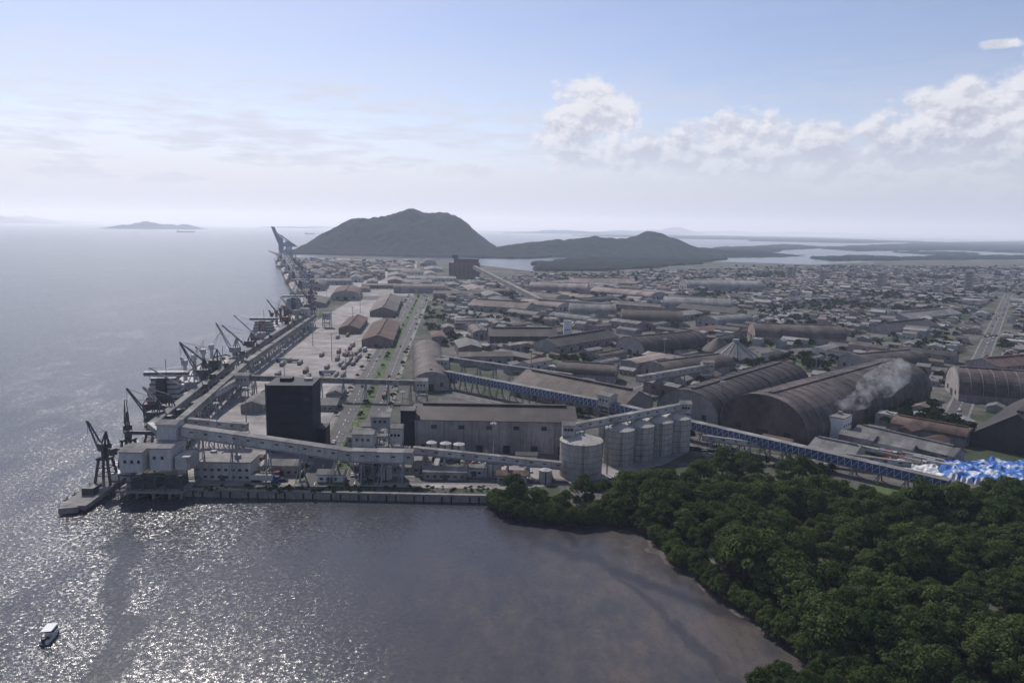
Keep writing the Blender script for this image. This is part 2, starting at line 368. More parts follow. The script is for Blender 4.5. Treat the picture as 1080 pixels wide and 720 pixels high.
hills('island',[(122,62,10),(146,95,13),(172,70,11),(190,80,9),(155,40,26)],241.2,220,40,.25,8)
hills('island',[(335,60,20),(300,50,20)],240.5,300,60,.2,8)
hills('distant_mountains',[(718,230,14),(690,120,16),(770,130,30),(840,110,24),(660,90,20),(600,80,30),(900,80,40)],246.4,900,120,.3,20)
hills('distant_mountains',[(10,230,20),(-40,250,30),(60,90,25)],234.5,900,120,.3,20)
def canopy(name,poly,hh,cell,z=0):
    P=jag(pts(poly,0),cell*4,cell*2.5,len(name))
    x0=min(p.x for p in P);x1=max(p.x for p in P);y0=min(p.y for p in P);y1=max(p.y for p in P)
    def h(X,Y):
        if not inside(X,Y,P): return -6
        return z+hh*(.75+.6*noise.fractal((X/cell/3,Y/cell/3,0),.7,2,3))
    return terrain(name,x0-cell,x1+cell,y0-cell,y1+cell,cell,h)
canopy('mangrove_island',[(860,262),(960,257),(1100,254),(1250,258),(1250,268),(1080,267),(1000,264),(900,265)],12,40)
canopy('mangrove_island',[(600,248.5),(700,248),(860,251),(1020,257),(860,254.5),(700,251.5)],14,90)
canopy('mangrove_island',[(780,252),(860,252),(960,255.5),(900,256.5),(800,254.5)],14,70)
canopy('mangrove_island',[(560,278),(620,273),(700,269),(770,272),(740,279),(640,287),(570,287)],9,16,1)
canopy('mangrove_island',[(855,272),(900,270),(950,272),(1000,270),(1090,270),(1080,274),(960,275),(870,275)],8,18,1)
canopy('mangrove_island',[(300,268),(380,262),(470,264),(560,268),(640,268),(560,273),(470,272),(400,270)],7,16,1)
canopy('mangrove_island',[(750,262),(830,258),(870,261),(800,267)],9,26,0)
canopy('mangrove_island',[(940,266),(1000,266),(1040,268),(980,269)],8,24,0)
# ---------------- warehouses
def seg(p,q):
    a=S(*p);b=S(*q);d=b-a; return a,b,(a+b)/2,d.length,math.atan2(d.y,d.x)
def warehouse(name,p,q,wd,wh,rise,style='vault',wall=None,roof=None,rib=None):
    a,b_,c,L,r=seg(p,q); b=B(); wall=wall or mWall; roof=roof or mRoof
    if style=='vault': b.vault(L,wd,wh,rise,wall,roof,rib=rib)
    else:
        b.gable((0,0,0),(L,wd,wh),rise,0,wall,roof,oh=.8)
        b.box((0,0,wh+rise-.3),(L*.9,wd*.07,1.3),0,roof)
        k=int(L/14)
        for j in range(k):
            X=-L/2+L*(j+.5)/k
            for s in(-1,1): b.box((X,s*(wd/2+.06),.1),(3.6,.2,min(4,wh*.6)),0,mSteel if j%3 else mGlass); b.box((X+5,s*(wd/2+.06),wh*.72),(3.,.2,wh*.12),0,mGlass); b.box((X-4,s*(wd/2+.1),0),(.35,.3,wh-.3),0,mConc)
    n=int(L/wd*1.5)+1
    for i in range(n+1):
        pp=a.lerp(b_,i/n); occ(pp.x,pp.y,wd*.52)
    return b.obj(name,(c.x,c.y,GZ),r)
warehouse('vaulted_warehouse',(803,461),(940,413),54,5,20,rib=(9.,mRoofG),roof=mRoof,wall=mRoof)
warehouse('vaulted_warehouse',(724,443),(824,407),42,4,15,roof=mRoofD,wall=mWall,rib=(10.,mRoof))
warehouse('long_warehouse',(556,412),(672,438),36,8,8,'gable',roof=mRoof)
warehouse('vaulted_warehouse',(664,374),(730,367),40,4,13,roof=mRoofD,rib=(8.,mRoof))
warehouse('vaulted_warehouse',(792,358),(885,361),42,6,12,roof=mRoof,wall=mRoofP)
warehouse('vaulted_warehouse',(1003,416),(1130,426),44,5,16,roof=mRoof,rib=(7.,mRoofG))
warehouse('long_warehouse',(1068,478),(1110,440),44,6,16,'gable',roof=mRoofD,wall=mRoofD)
warehouse('long_warehouse',(438,466),(604,469),34,17.5,4,'gable',roof=mRoofD,wall=mWall)
warehouse('vaulted_warehouse',(455,412),(450,374),26,5,9,roof=mRoof)
warehouse('vaulted_warehouse',(560,309),(620,311),50,10,10,'vault',roof=mRoofP,wall=mWall)
warehouse('vaulted_warehouse',(630,312),(694,318),46,8,8,'vault',roof=mRoofP,wall=mWall)
warehouse('long_warehouse',(600,301),(668,302),46,8,9,'gable',roof=mRoofP,wall=mWall)
warehouse('long_warehouse',(515,362),(585,362),34,10,6,'gable',roof=mRoofD,wall=mRoofD)
warehouse('long_warehouse',(640,360),(575,371),30,7,6,'gable',roof=mRoofD)
warehouse('vaulted_warehouse',(655,340),(718,342),50,6,11,roof=mRoof)
warehouse('vaulted_warehouse',(600,332),(648,333),46,6,10,roof=mRoofG)
warehouse('vaulted_warehouse',(700,324),(770,327),56,6,11,roof=mRoofG)
warehouse('vaulted_warehouse',(720,305),(800,306),60,6,13,roof=mRoofG)
warehouse('vaulted_warehouse',(745,346),(782,343),36,6,9,roof=mRoofG)
warehouse('vaulted_warehouse',(690,400),(760,390),30,6,8,roof=mRoof)
warehouse('vaulted_warehouse',(900,392),(960,386),34,6,9,roof=mRoof)
warehouse('vaulted_warehouse',(590,398),(650,402),26,6,7,roof=mRoof)
warehouse('brick_warehouse',(398,366),(408,346),30,7,5,'gable',roof=mTile,wall=mBrick)
warehouse('brick_warehouse',(404,334),(412,318),34,7,6,'gable',roof=mRoof,wall=mBrick)
warehouse('brick_warehouse',(368,352),(378,340),22,6,4,'gable',roof=mTile,wall=mBrick)
warehouse('long_warehouse',(500,326),(560,330),40,8,7,'gable',roof=mRoof)
warehouse('long_warehouse',(930,352),(975,347),36,7,6,'gable',roof=mRoofD)
warehouse('long_warehouse',(945,340),(1000,334),36,7,6,'gable',roof=mRoofG)
warehouse('long_warehouse',(905,462),(1010,488),14,5,3,'gable',roof=mRoofG)
warehouse('long_warehouse',(860,478),(905,488),18,6,3,'gable',roof=mRoofG)
warehouse('long_warehouse',(1035,392),(1080,388),30,7,5,'gable',roof=mTile)
# conical storage
c=S(775,379); b=B(); b.cyl((0,0,0),20,3,mWall,28); b.cyl((0,0,3.01),21,13,mRoofG,28,3.); b.cyl((0,0,16.02),3,3,mSteelG,12)
for i in range(14):
    a=i*6.283/14; b.beam((21.2*math.cos(a),21.2*math.sin(a),3.2),(3.1*math.cos(a),3.1*math.sin(a),16.2),.5,.5,mSteelG)
b.obj('conical_storage_shed',(c.x,c.y,GZ)); occ(c.x,c.y,24)
c=S(757,372); b=B(); b.cyl((0,0,0),16,3,mWall,28); b.cyl((0,0,3.01),17,12,mRoofD,28,2.); b.obj('conical_storage_shed',(c.x,c.y,GZ)); occ(c.x,c.y,20)
# dark tower
c=S(312,471); b=B(); b.box((0,0,0),(23,20,35),0,mNavy); b.box((0,0,35.02),(23.5,20.5,.7),0,mNavy); b.box((-4,2,35.73),(6,6,1.8),0,mNavy)
b.box((7,3,35.73),(4,3,1.2),0,mSteelG); b.box((14.2,2,0),(5,12,11),0,mNavy); b.box((-4,-10.1,0),(5,.3,5),0,mSteel)
for i in range(6): b.box((0,0,5+i*5.2),(23.2,20.2,.35),0,mNavy)
for i in range(5): b.box((8.5,-10.12,7+i*5.2),(1.8,.25,1.3),0,mGlass)
b.beam((-11.8,-10.3,0),(-11.8,-10.3,36.5),.6,.6,mSteel)
b.obj('dark_process_tower',(c.x,c.y,GZ),rad(3)); occ(c.x,c.y,20)
# silos
for k,(u,v,r,h) in enumerate([(612,500,10.2,17.),(652,487,7.6,17.5),(673,482,7.6,17.5),(693,477,7.6,17.5),(712,473,7.6,17.5),(643,478,7.,17),(665,473,7,17)]):
    c=S(u,v); b=B(); b.cyl((0,0,0),r,h,mSilo,36); b.cyl((0,0,h+.01),r+.3,.4,mSteelG,36); b.cyl((0,0,h+.42),r+.1,r*.28,mSilo,36,1.2); b.cyl((0,0,h+.42+r*.28),1.2,1.2,mSteelG,10)
    for i in range(1,6): b.cyl((0,0,h*i/6),r+.08,.22,mConc,36)
    for s in(-.4,.4): b.beam((s,-r-.5,0),(s,-r-.5,h+1),.12,.12,mSteel)
    for i in range(20): b.beam((-.4,-r-.5,i*.9),(.4,-r-.5,i*.9),.08,.08,mSteel)
    for i in range(24):
        a=i*6.283/24; b.beam((r*math.cos(a),r*math.sin(a),h+.4),(r*math.cos(a),r*math.sin(a),h+1.5),.1,.1,mSteel)
    b.obj('grain_silo',(c.x,c.y,GZ)); occ(c.x,c.y,r+2)
# ---------------- conveyor galleries
def gallery(name,p,q,z1,z2,w=3.4,h=3.2,mat=None,legs=5,truss=False,world=False,legm=None):
    a,b_=(Vector(p),Vector(q)) if world else (S(*p),S(*q)); d=b_-a; L=d.length; r=math.atan2(d.y,d.x); b=B(); mat=mat or mGal; legm=legm or mSteelG
    P=lambda f,s,zz=0:(L*f,s,z1+(z2-z1)*f+zz)
    b.beam(P(0,0,h/2),P(1,0,h/2),w,h,mat)
    b.beam(P(0,0,h+.18),P(1,0,h+.18),w+.5,.3,mRoofG); b.beam(P(0,0,-.4),P(1,0,-.4),w+.3,.5,legm)
    k=int(L/3.2)
    for i in range(k):
        f=(i+.5)/k
        if truss:
            for s in(-1,1):
                b.beam(P(i/k,s*(w/2+.08)),P((i+1)/k,s*(w/2+.08),h),.24,.24,mWallW)
                b.beam(P(i/k,s*(w/2+.09)),P(i/k,s*(w/2+.09),h),.26,.26,mWallW)
        elif i%2: 
            for s in(-1,1): b.beam(P(f-.25/k,s*(w/2+.03),h*.6),P(f+.25/k,s*(w/2+.03),h*.6),.1,.7,mSteel)
    for i in range(legs):
        f=(i+.5)/legs; zt=z1+(z2-z1)*f-.6
        for s in(-1,1):
            b.beam((L*f,s*(w/2+1.6),0),(L*f,s*w*.4,zt),.55,.55,legm)
            b.beam((L*f-2.,s*(w/2+1.6),0),(L*f,s*w*.4,zt),.3,.3,legm)
        nb=max(1,int(zt/6))
        for j in range(1,nb+1):
            zz=zt*j/(nb+1); g_=1-zz/zt; ww=w*.4+(w*.1+1.6)*g_
            b.beam((L*f,-ww,zz),(L*f,ww,zz),.25,.25,legm)
    return b.obj(name,(a.x,a.y,GZ),r)
gallery('conveyor_gallery',(470,408),(640,443),8,8,4.6,4.,mBlue,12,True,legm=mConc)
gallery('conveyor_gallery',(642,443.5),(1000,525),8,4.5,4.6,3.8,mBlue,16,True,legm=mConc)
gallery('conveyor_gallery',(196,503),(372,507),20.5,10.5,5,4.2,mGal,5)
gallery('conveyor_gallery',(372,507),(436,508),10.5,10,6,4.6,mGal,3)
gallery('conveyor_gallery',(436,498),(592,505),10,5.5,2.6,2.6,mGal,7)
gallery('conveyor_gallery',(600,497),(718,470),20.8,21,3.,2.8,mGal,5)
gallery('conveyor_gallery',(258,418),(445,424),12,12,2.6,2.6,mRoofG,8)
gallery('conveyor_gallery',(465,392),(603,410),10,8,3,3,mRoofG,8)
gallery('conveyor_gallery',(672,418),(745,404),11,11,4,3.6,mGal,4)
gallery('conveyor_gallery',(500,294),(570,325),24,8,7,6,mRoofP,6)
gallery('conveyor_gallery',(570,325),(700,335),10,10,5,4,mRoofP,6)
gallery('conveyor_gallery',(740,472),(960,502),5,5,2,2,mGal,10)
for ox,z in((7,13),(15,10)):
    gallery('conveyor_gallery',(-186+ox,352),(-216+ox,540),z+2,z,3.6,3.,mRoofG,12,world=True)
    gallery('conveyor_gallery',(-218+ox,550),(-246+ox,845),z,z,3.6,3.2,mRoofP if ox<10 else mRoofG,16,world=True)
gallery('conveyor_gallery',(-250,870),(-338,1230),12,12,4.5,4,mRoofP,14,world=True)
for (a_,b_) in(((200,468),(262,470)),((205,450),(255,415))): gallery('conveyor_gallery',a_,b_,11,9,3,3,mGal,4)
# transfer towers (framed)
def ttower(u,v,w,h,rot=0,clad=mGal,frac=.4):
    c=S(u,v); b=B()
    for a in(-1,1):
        for d in(-1,1): b.beam((a*w/2,d*w/2,0),(a*w/2,d*w/2,h),.6,.6,mSteelG)
    n=max(2,int(h/5))
    for i in range(1,n+1):
        z=h*i/n
        for s in(-1,1):
            b.beam((-w/2,s*w/2,z),(w/2,s*w/2,z),.4,.4,mSteelG); b.beam((s*w/2,-w/2,z),(s*w/2,w/2,z),.4,.4,mSteelG)
            b.beam((-w/2,s*w/2,z-h/n),(w/2,s*w/2,z),.25,.25,mSteelG); b.beam((s*w/2,w/2,z-h/n),(s*w/2,-w/2,z),.25,.25,mSteelG)
        b.box((0,0,z-.1),(w*.94,w*.94,.2),0,mSteel)
    b.box((0,0,h*(1-frac)),(w+.8,w+.8,h*frac),0,clad); b.gable((0,0,h+.02),(w+.8,w+.8,.4),1.2,0,clad,mRoofG)
    for k in range(3): b.box(((k-1)*w*.3,-w/2-.45,h*(1-frac*.5)),(1.2,.15,1.2),0,mGlass)
    b.obj('transfer_tower',(c.x,c.y,GZ),rot); occ(c.x,c.y,w*.7)
ttower(183,503,8,26,0,mWallW,.96); ttower(385,498,9,20,0,mGal,.3); ttower(402,492,8,26,.1,mSteelG,.2); ttower(431,474,6.5,22,0,mNavy,.85)
ttower(258,418,8,15); ttower(445,424,7,15); ttower(640,443,8,16,rad(-42)); ttower(598,498,5,24,0,mGal,.2); ttower(745,403,8,16); ttower(598,361,7,22,0,mWhite,.8)
ttower(467,399,8,15); ttower(226,409,9,20); ttower(322,346,9,22); ttower(345,345,8,16); ttower(720,470,5,24,0,mGal,.2); ttower(418,482,6,16,0,mWallW,.5); ttower(375,488,6,14,0,mSteelG,.3); ttower(392,484,7,18,0,mSteelG,.25)
# dark elevator building at the far yard
c=S(490,293); b=B(); b.box((0,0,0),(70,40,36),0,mRust); b.box((4,0,36.02),(56,30,9),0,mSteel); b.box((-22,0,45.03),(12,16,9),0,mSteel)
for i in range(7): b.box((-30+i*10,-20.1,5),(4,.3,26),0,mSteel)
b.obj('grain_elevator',(c.x,c.y,GZ)); occ(c.x,c.y,50)
# ---------------- cranes and ships
def crane_parts(b,x,y,z,h,boom,az,tilt,mat,port=9.):
    for a in(-1,1):
        for d in(-1,1): b.beam((x+a*port/2,y+d*port/2,z),(x+a*port*.28,y+d*port*.28,z+h*.45),.9,.9,mat)
    b.box((x,y,z+h*.45),(port*.8,port*.8,1.),0,mat)
    for q in(.15,.3):
        k=port/2*(1-q*.9)
        for s in(-1,1): b.beam((x-k,y+s*k,z+h*q),(x+k,y+s*k,z+h*q),.4,.4,mat); b.beam((x+s*k,y-k,z+h*q),(x+s*k,y+k,z+h*q),.4,.4,mat)
    b.cyl((x,y,z+h*.45+1),port*.22,h*.12,mat,12)
    b.box((x,y,z+h*.57+1),(port*.7,port*.55,h*.14),az,mat); b.box((x+math.cos(az)*port*.4,y+math.sin(az)*port*.4,z+h*.6),(2.4,2.4,2.6),az,mWhite)
    d=Vector((math.cos(az),math.sin(az),0)); s=Vector((-d.y,d.x,0)); base=Vector((x,y,z+h*.6))+d*port*.3
    tip=base+d*boom*math.cos(tilt)+Vector((0,0,boom*math.sin(tilt))); apex=Vector((x,y,z+h))-d*2
    for q in(-1,1):
        b.beam(base+s*q*1.3,tip+s*q*.3,.5,.6,mat); b.beam(base-d*port*.5+s*q*1.4,apex,.5,.5,mat); b.beam(base+s*q*1.4,apex,.5,.5,mat)
    for i in range(8):
        f=i/8; g_=(i+1)/8; b.beam(base.lerp(tip,f)+s*1.3*(1-f),base.lerp(tip,g_)-s*1.3*(1-g_),.2,.2,mat)
    b.beam(apex,tip,.2,.2,mat); b.beam(apex,base.lerp(tip,.6),.2,.2,mat)
    b.beam(tip,tip-Vector((0,0,h*.3)),.12,.12,mSteel); b.beam(apex,Vector((x,y,z+h*.6))-d*port*.8,.5,.5,mat); b.box(tuple(Vector((x,y,z+h*.57))-d*port*.8),(3,3,3),az,mSteel)
def qx(Y):
    e=[(297,-187),(383,-193),(523,-218),(853,-246),(1236,-345),(1744,-519),(2943,-940)]
    for i in range(6):
        if Y<=e[i+1][0]: f=(Y-e[i][0])/(e[i+1][0]-e[i][0]); return e[i][1]+f*(e[i+1][1]-e[i][1])
    return e[-1][1]
for Y,h,bm,az,ti,mt in[(372,26,20,170,50,mSteel),(392,24,22,150,30,mSteel),(440,28,24,200,35,mSteelG),(470,30,26,160,55,mSteel),(505,30,26,185,40,mSteel),(560,30,28,150,50,mSteelG),(600,28,26,175,40,mSteel),(640,30,28,190,45,mSteelG),(740,32,28,170,50,mRust),(790,34,28,150,40,mSteelG),(850,34,28,185,55,mSteel),(960,34,30,160,50,mSteel),(1030,34,32,190,40,mRust),(1120,34,32,165,55,mSteelG),(1210,36,32,175,45,mSteel),(1330,38,34,160,50,mBlue),(1450,38,34,190,45,mSteelG),(1560,40,36,170,55,mRust),(1680,40,36,150,50,mSteel),(1850,40,36,170,50,mSteel),(2000,40,36,185,45,mSteelG)]:
    b=B(); crane_parts(b,0,0,0,h,bm,rad(az),rad(ti),mt,10); b.obj('harbour_crane',(qx(Y)+6,Y,GZ))
def ship(Y0,L,bm,hull,ncr=4,off=None,pos=None,head=None,dk=9.,crm=None):
    b=B(); st=[]; n=18
    for i in range(n+1):
        t_=i/n; wv=1.
        if t_<.12: wv=.72+.28*(t_/.12)
        if t_>.78: wv=math.sqrt(max(0,1-((t_-.78)/.22)**2))
        st.append((-L/2+L*t_,wv*bm/2,dk+(2.6*max(0,(t_-.85)/.15)),t_))
    for za,zb,mt,ka,kb in((-1.5,1.6,mRust,.9,.97),(1.6,None,hull,.97,1.)):
        for s in(-1,1):
            vs=[]
            for X,hw,dz,t_ in st:
                rk=4.*max(0,(t_-.85)/.15)
                vs.append((X-rk*(1 if za<0 else .75),s*hw*ka,za)); vs.append((X-(rk*.75 if zb else 0),s*hw*kb,zb if zb else dz))
            b.add(vs,[(2*i,2*i+2,2*i+3,2*i+1) for i in range(n)],mt)
        X,hw,dz,_=st[0]; b.add([(X,-hw*ka,za),(X,hw*ka,za),(X,hw*kb,zb or dz),(X,-hw*kb,zb or dz)],[(0,1,2,3)],mt)
    b.add([(X,-hw*.99,dz-.9) for X,hw,dz,_ in st]+[(X,hw*.99,dz-.9) for X,hw,dz,_ in st],[(i,i+1,n+2+i,n+1+i) for i in range(n)],mRust)
    a0=-L*.3;a1=L*.38; k=ncr+1
    for i in range(k):
        X=a0+(a1-a0)*(i+.5)/k; b.box((X,0,dk-.8),((a1-a0)/k*.72,bm*.62,2.2),0,mRust,); b.box((X,0,dk+1.42),((a1-a0)/k*.74,bm*.64,.4),0,mSteelG)
    for i in range(ncr):
        X=a0+(a1-a0)*(i+1)/k; b.cyl((X,0,dk-.8),1.5,15,crm or mWallW,12,1.2); b.box((X,0,dk+14),(3.6,3.4,3.6),0,crm or mWallW)
        tp=Vector((X+ (L*.11),U(-3,6),dk+14+L*.07)) if i%2 else Vector((X-L*.1,U(-6,4),dk+22))
        for s in(-.9,.9): b.beam((X,s,dk+15),tp+Vector((0,s*.4,0)),.5,.6,crm or mWallW)
        b.beam((X,0,dk+18),tp,.15,.15,mSteel); b.beam(tp,tp-Vector((0,0,9)),.12,.12,mSteel)
    X=-L*.4
    for i in range(5): b.box((X-i*.3,0,dk-.8+i*3.01),(L*.075-i*.8,bm*(.8-.06*i),3),0,mWallW); b.box((X-i*.3,0,dk+.7+i*3.01),(L*.075-i*.8+.2,bm*(.8-.06*i)+.2,.8),0,mGlass)
    b.box((X+2,0,dk+14.3),(4,bm*1.02,2.6),0,mWallW); b.box((X+2,0,dk+15.2),(4.2,bm*1.03,1),0,mGlass)
    b.box((X-L*.055,0,dk-.8),(5,6,16),0,hull,taper=.8); b.beam((X+1,0,dk+17),(X+1,0,dk+25),.4,.4,mWallW)
    b.beam((L*.44,0,dk+1),(L*.44,0,dk+11),.4,.4,mWallW); b.box((L*.43,0,dk-.5),(3,4,3),0,mSteelG)
    if pos is None:
        x0,x1=qx(Y0-L/2),qx(Y0+L/2); r=math.atan2(L,x1-x0); pos=((x0+x1)/2-(bm/2+1.5)*math.sin(r)-(off or 0),Y0-0); head=r
    b.obj('cargo_ship',(pos[0],pos[1],0),head)
hB=pmat('navy_hull',(.03,.045,.09),.45,.25,.2,streak=.3); hK=pmat('black_hull',(.03,.03,.035),.45,.25,.2,streak=.3); hG=pmat('green_hull',(.06,.12,.10),.45,.25,.2,streak=.3)
ship(520,165,26,hK,4); ship(800,170,27,mRust,4,crm=mRust); ship(1045,190,29,hB,5); ship(1330,180,28,hK,4); ship(1560,190,30,mRust,4); ship(1790,180,29,hB,4); ship(2060,200,30,hG,4); ship(2330,200,30,hK,3)
for u,v,h,L in[(330,240,.3,180),(344,239,.2,150),(196,245,.4,200),(178,237,.3,220),(327,247,.2,120),(640,239.9,3,200)]:
    c=S(u,v,0); ship(0,L,28,hK,4,pos=(c.x,c.y),head=h)
# container gantry cranes with raised booms
def sts(Y):
    b=B(); H=68.
    for x in(-14,14):
        for y in(-10,10): b.beam((x,y,0),(x,y,H if x<0 else H*.75),2.6,2.6,mBlue)
        b.beam((x,-10,14),(x,10,14),2.,2.,mBlue); b.beam((x,-10,40),(x,10,40),2.,2.,mBlue)
    for y in(-10,10): b.beam((-14,y,14),(14,y,14),2,2,mBlue); b.beam((-14,y,40),(14,y,14),1.4,1.4,mBlue); b.beam((-14,y,H),(14,y,50),1.2,1.2,mBlue)
    for y in(-4,4):
        b.beam((-18,y,42),(34,y,42),2.4,3.,mBlue)
        b.beam((-17,y,43),(-40,y,106),2.2,3.,mBlue); b.beam((-14,0,H+8),(-33,y,88),.9,.9,mBlue); b.beam((-14,0,H+8),(30,y,44),.9,.9,mBlue)
    b.beam((-14,-10,H),(-14,0,H+9),1.8,1.8,mBlue); b.beam((-14,10,H),(-14,0,H+9),1.8,1.8,mBlue)
    for i in range(7): f=i/6; b.beam((-17-23*f,-4,43+63*f),(-17-23*f,4,43+63*f),1.,1.,mBlue)
    b.box((18,0,44),(14,9,6),0,mSteel)
    b.obj('container_gantry_crane',(qx(Y)+16,Y,GZ),rad(19))
for Y in(2500,2590,2680,2770,2860,2930): sts(Y)
# ---------------- pier tip with ship loader
b=B()
b.box((-183,318,1.2),(11,58,1.8),rad(3),mConc)
for i in range(10):
    for s in(-4.5,4.5): b.cyl((-183+s-.05*(i-5),292+i*6,-3),.8,4.2,mConc,8)
b.box((-183.5,291,.5),(7,9,2.4),rad(20),mConc)
for i in range(9): b.beam((-187.8,296+i*5.6,3),(-187.8,296+i*5.6,4.2),.3,.3,mSteel)
for i in range(8): b.box((-188.8,297+i*6.5,0),(1.2,2.2,2.6),0,mBlack)
b.box((-182,303,3.02),(5,4,3),0,mSteel); b.box((-180,322,3.02),(4,5,3.4),0,mWhite); b.box((-184,309,3.02),(3,8,1),0,mSteel)
b.obj('loading_pier')
b=B()
b.box((-157,316,3.),(30,24,1.),0,mConc)
for x in(-170,-163,-156,-149,-144):
    for y in(306,314,322,327): b.cyl((x,y,-3),.7,6.,mConc,8)
    b.beam((x,304.5,0),(x+6 if x<-145 else x,304.5,3.4),.4,.4,mSteel)
for x in(-170.5,-165,-160,-155,-150,-143):
    for y in(305.5,326): b.beam((x,y,4),(x,y,11),.5,.5,mSteel)
for y in(305.5,326): b.beam((-170.5,y,7.5),(-143,y,7.5),.4,.4,mSteel); b.beam((-170.5,y,10.6),(-143,y,10.6),.6,.6,mSteel); b.beam((-170.5,y,4),(-160,y,10.6),.3,.3,mSteel); b.beam((-150,y,10.6),(-143,y,4),.3,.3,mSteel)
b.box((-166.5,315,10.9),(10,13,9),0,mWallW); b.box((-155.,318,10.9),(9.5,13,10),0,mWallW); b.box((-146,318,10.9),(6.5,10,6),0,mGal)
b.gable((-166.5,315,19.92),(10.2,13.2,.3),1,0,mWallW,mRoofG); b.gable((-155,318,20.92),(9.7,13.2,.3),1,0,mWallW,mRoofG)
for x in(-169,-166,-163): b.box((x,308.4,15),(1.2,.15,1.5),0,mGlass)
for x in(-157.5,-154): b.box((x,311.4,16),(1.2,.15,1.5),0,mGlass)
b.box((-160,311,4),(10,8,4.5),0,mSteel); b.box((-148,312,4),(6,8,3.5),0,mSteel); b.cyl((-167,309,4),2,5,mSteelG,14)
for i in range(16): b.beam((-172+i*2,304.2,4),(-172+i*2,304.2,5.2),.12,.12,mSteel)
b.beam((-172,304.2,5.2),(-142,304.2,5.2),.12,.12,mSteel)
b.beam((-150,322,17),(-176,346,22),2.6,2.6,mGal)
b.obj('pier_transfer_station')
for x,y,h,bm,az,ti in[(-183,318,24,16,150,50),(-185,342,27,16,120,62)]:
    b=B(); crane_parts(b,0,0,0,h,bm,rad(az),rad(ti),mSteel,7); b.beam((2,0,h*.6),(12,4,15),1.6,1.6,mSteel); b.obj('ship_loader',(x,y,3))
# ---------------- yards / roads
sheet('port_apron',pts([(186,512),(196,478),(236,408),(326,343),(372,316),(408,316),(398,360),(386,400),(352,500),(345,513)]),GZ+.05,mYard)
sheet('port_apron',pts([(372,312),(330,314),(318,290),(296,276),(340,272),(440,276),(436,312)]),GZ+.05,mYard)
sheet('industrial_yard',pts([(352,512),(372,492),(600,490),(640,488),(690,476),(735,472),(700,490),(640,505),(540,516)]),GZ+.05,mYard)
sheet('industrial_yard',pts([(480,350),(560,345),(590,352),(500,360)]),GZ+.05,mYard)
sheet('grass_verge',pts([(200,514),(520,521),(520,523),(200,516.3)]),GZ+.1,mGrass)
sheet('grass_verge',pts([(925,507),(985,524),(965,533),(910,516)]),GZ+.1,mGrass)
sheet('grass_field',pts([(960,357),(1010,352),(1020,360),(965,366)]),GZ+.1,mGrass)
sheet('grass_field',pts([(510,372),(600,372),(640,383),(560,386)]),GZ+.08,mGrass)
sheet('grass_field',pts([(770,378),(830,372),(860,384),(800,392)]),GZ+.08,mGrass)
RD=pts([(352,512),(372,462),(398,400),(416,362),(436,325),(442,312)]); 
RD=rs(RD,6)
b=B()
ribbon(b,RD,0,36,GZ+.11,mGrass)
for s in(-1,1):
    ribbon(b,RD,s*9,9.4,GZ+.16,mAsph)
    for k in(4.2,13.8): ribbon(b,RD,s*k,.35,GZ+.29,mConc)
    ribbon(b,RD,s*16,3,GZ+.2,mConc)
    for i in range(len(RD)-1):
        a=RD[i];c=RD[i+1];L=(c-a).length;d=(c-a).normalized();nn=Vector((-d.y,d.x))
        k=int(L/9)
        for j in range(k):
            q=a+d*(j*9+1)+nn*s*9; ribbon(b,[q,q+d*4],0,.25,GZ+.17,mLine)
ribbon(b,RD,0,7.8,GZ+.3,mGrass)
b.obj('boulevard')
for i in range(len(RD)-1): occline(RD[i],RD[i+1],18)
def road(p,q,w,name='road'):
    P=rs([S(*p),S(*q)],4); b=B(); ribbon(b,P,0,w+3,GZ+.12,mConc); ribbon(b,P,0,w,GZ+.17,mAsph)
    d=(P[-1]-P[0]).normalized(); L=(P[-1]-P[0]).length
    for j in range(int(L/10)): ribbon(b,[P[0]+d*j*10,P[0]+d*(j*10+4)],0,.25,GZ+.175,mLine)
    b.obj(name); occline(P[0],P[-1],w/2+3); return P
road((1008,440),(1064,310),12); road((360,505),(600,508),7); road((470,414),(760,480),8); road((440,312),(560,345),9); road((560,345),(800,372),9)
road((800,372),(1080,352),9); road((840,395),(1035,388),8); road((640,300),(1100,330),9); road((480,300),(640,300),9); road((700,470),(1020,505),7); road((250,470),(360,478),8); road((750,380),(640,425),8)
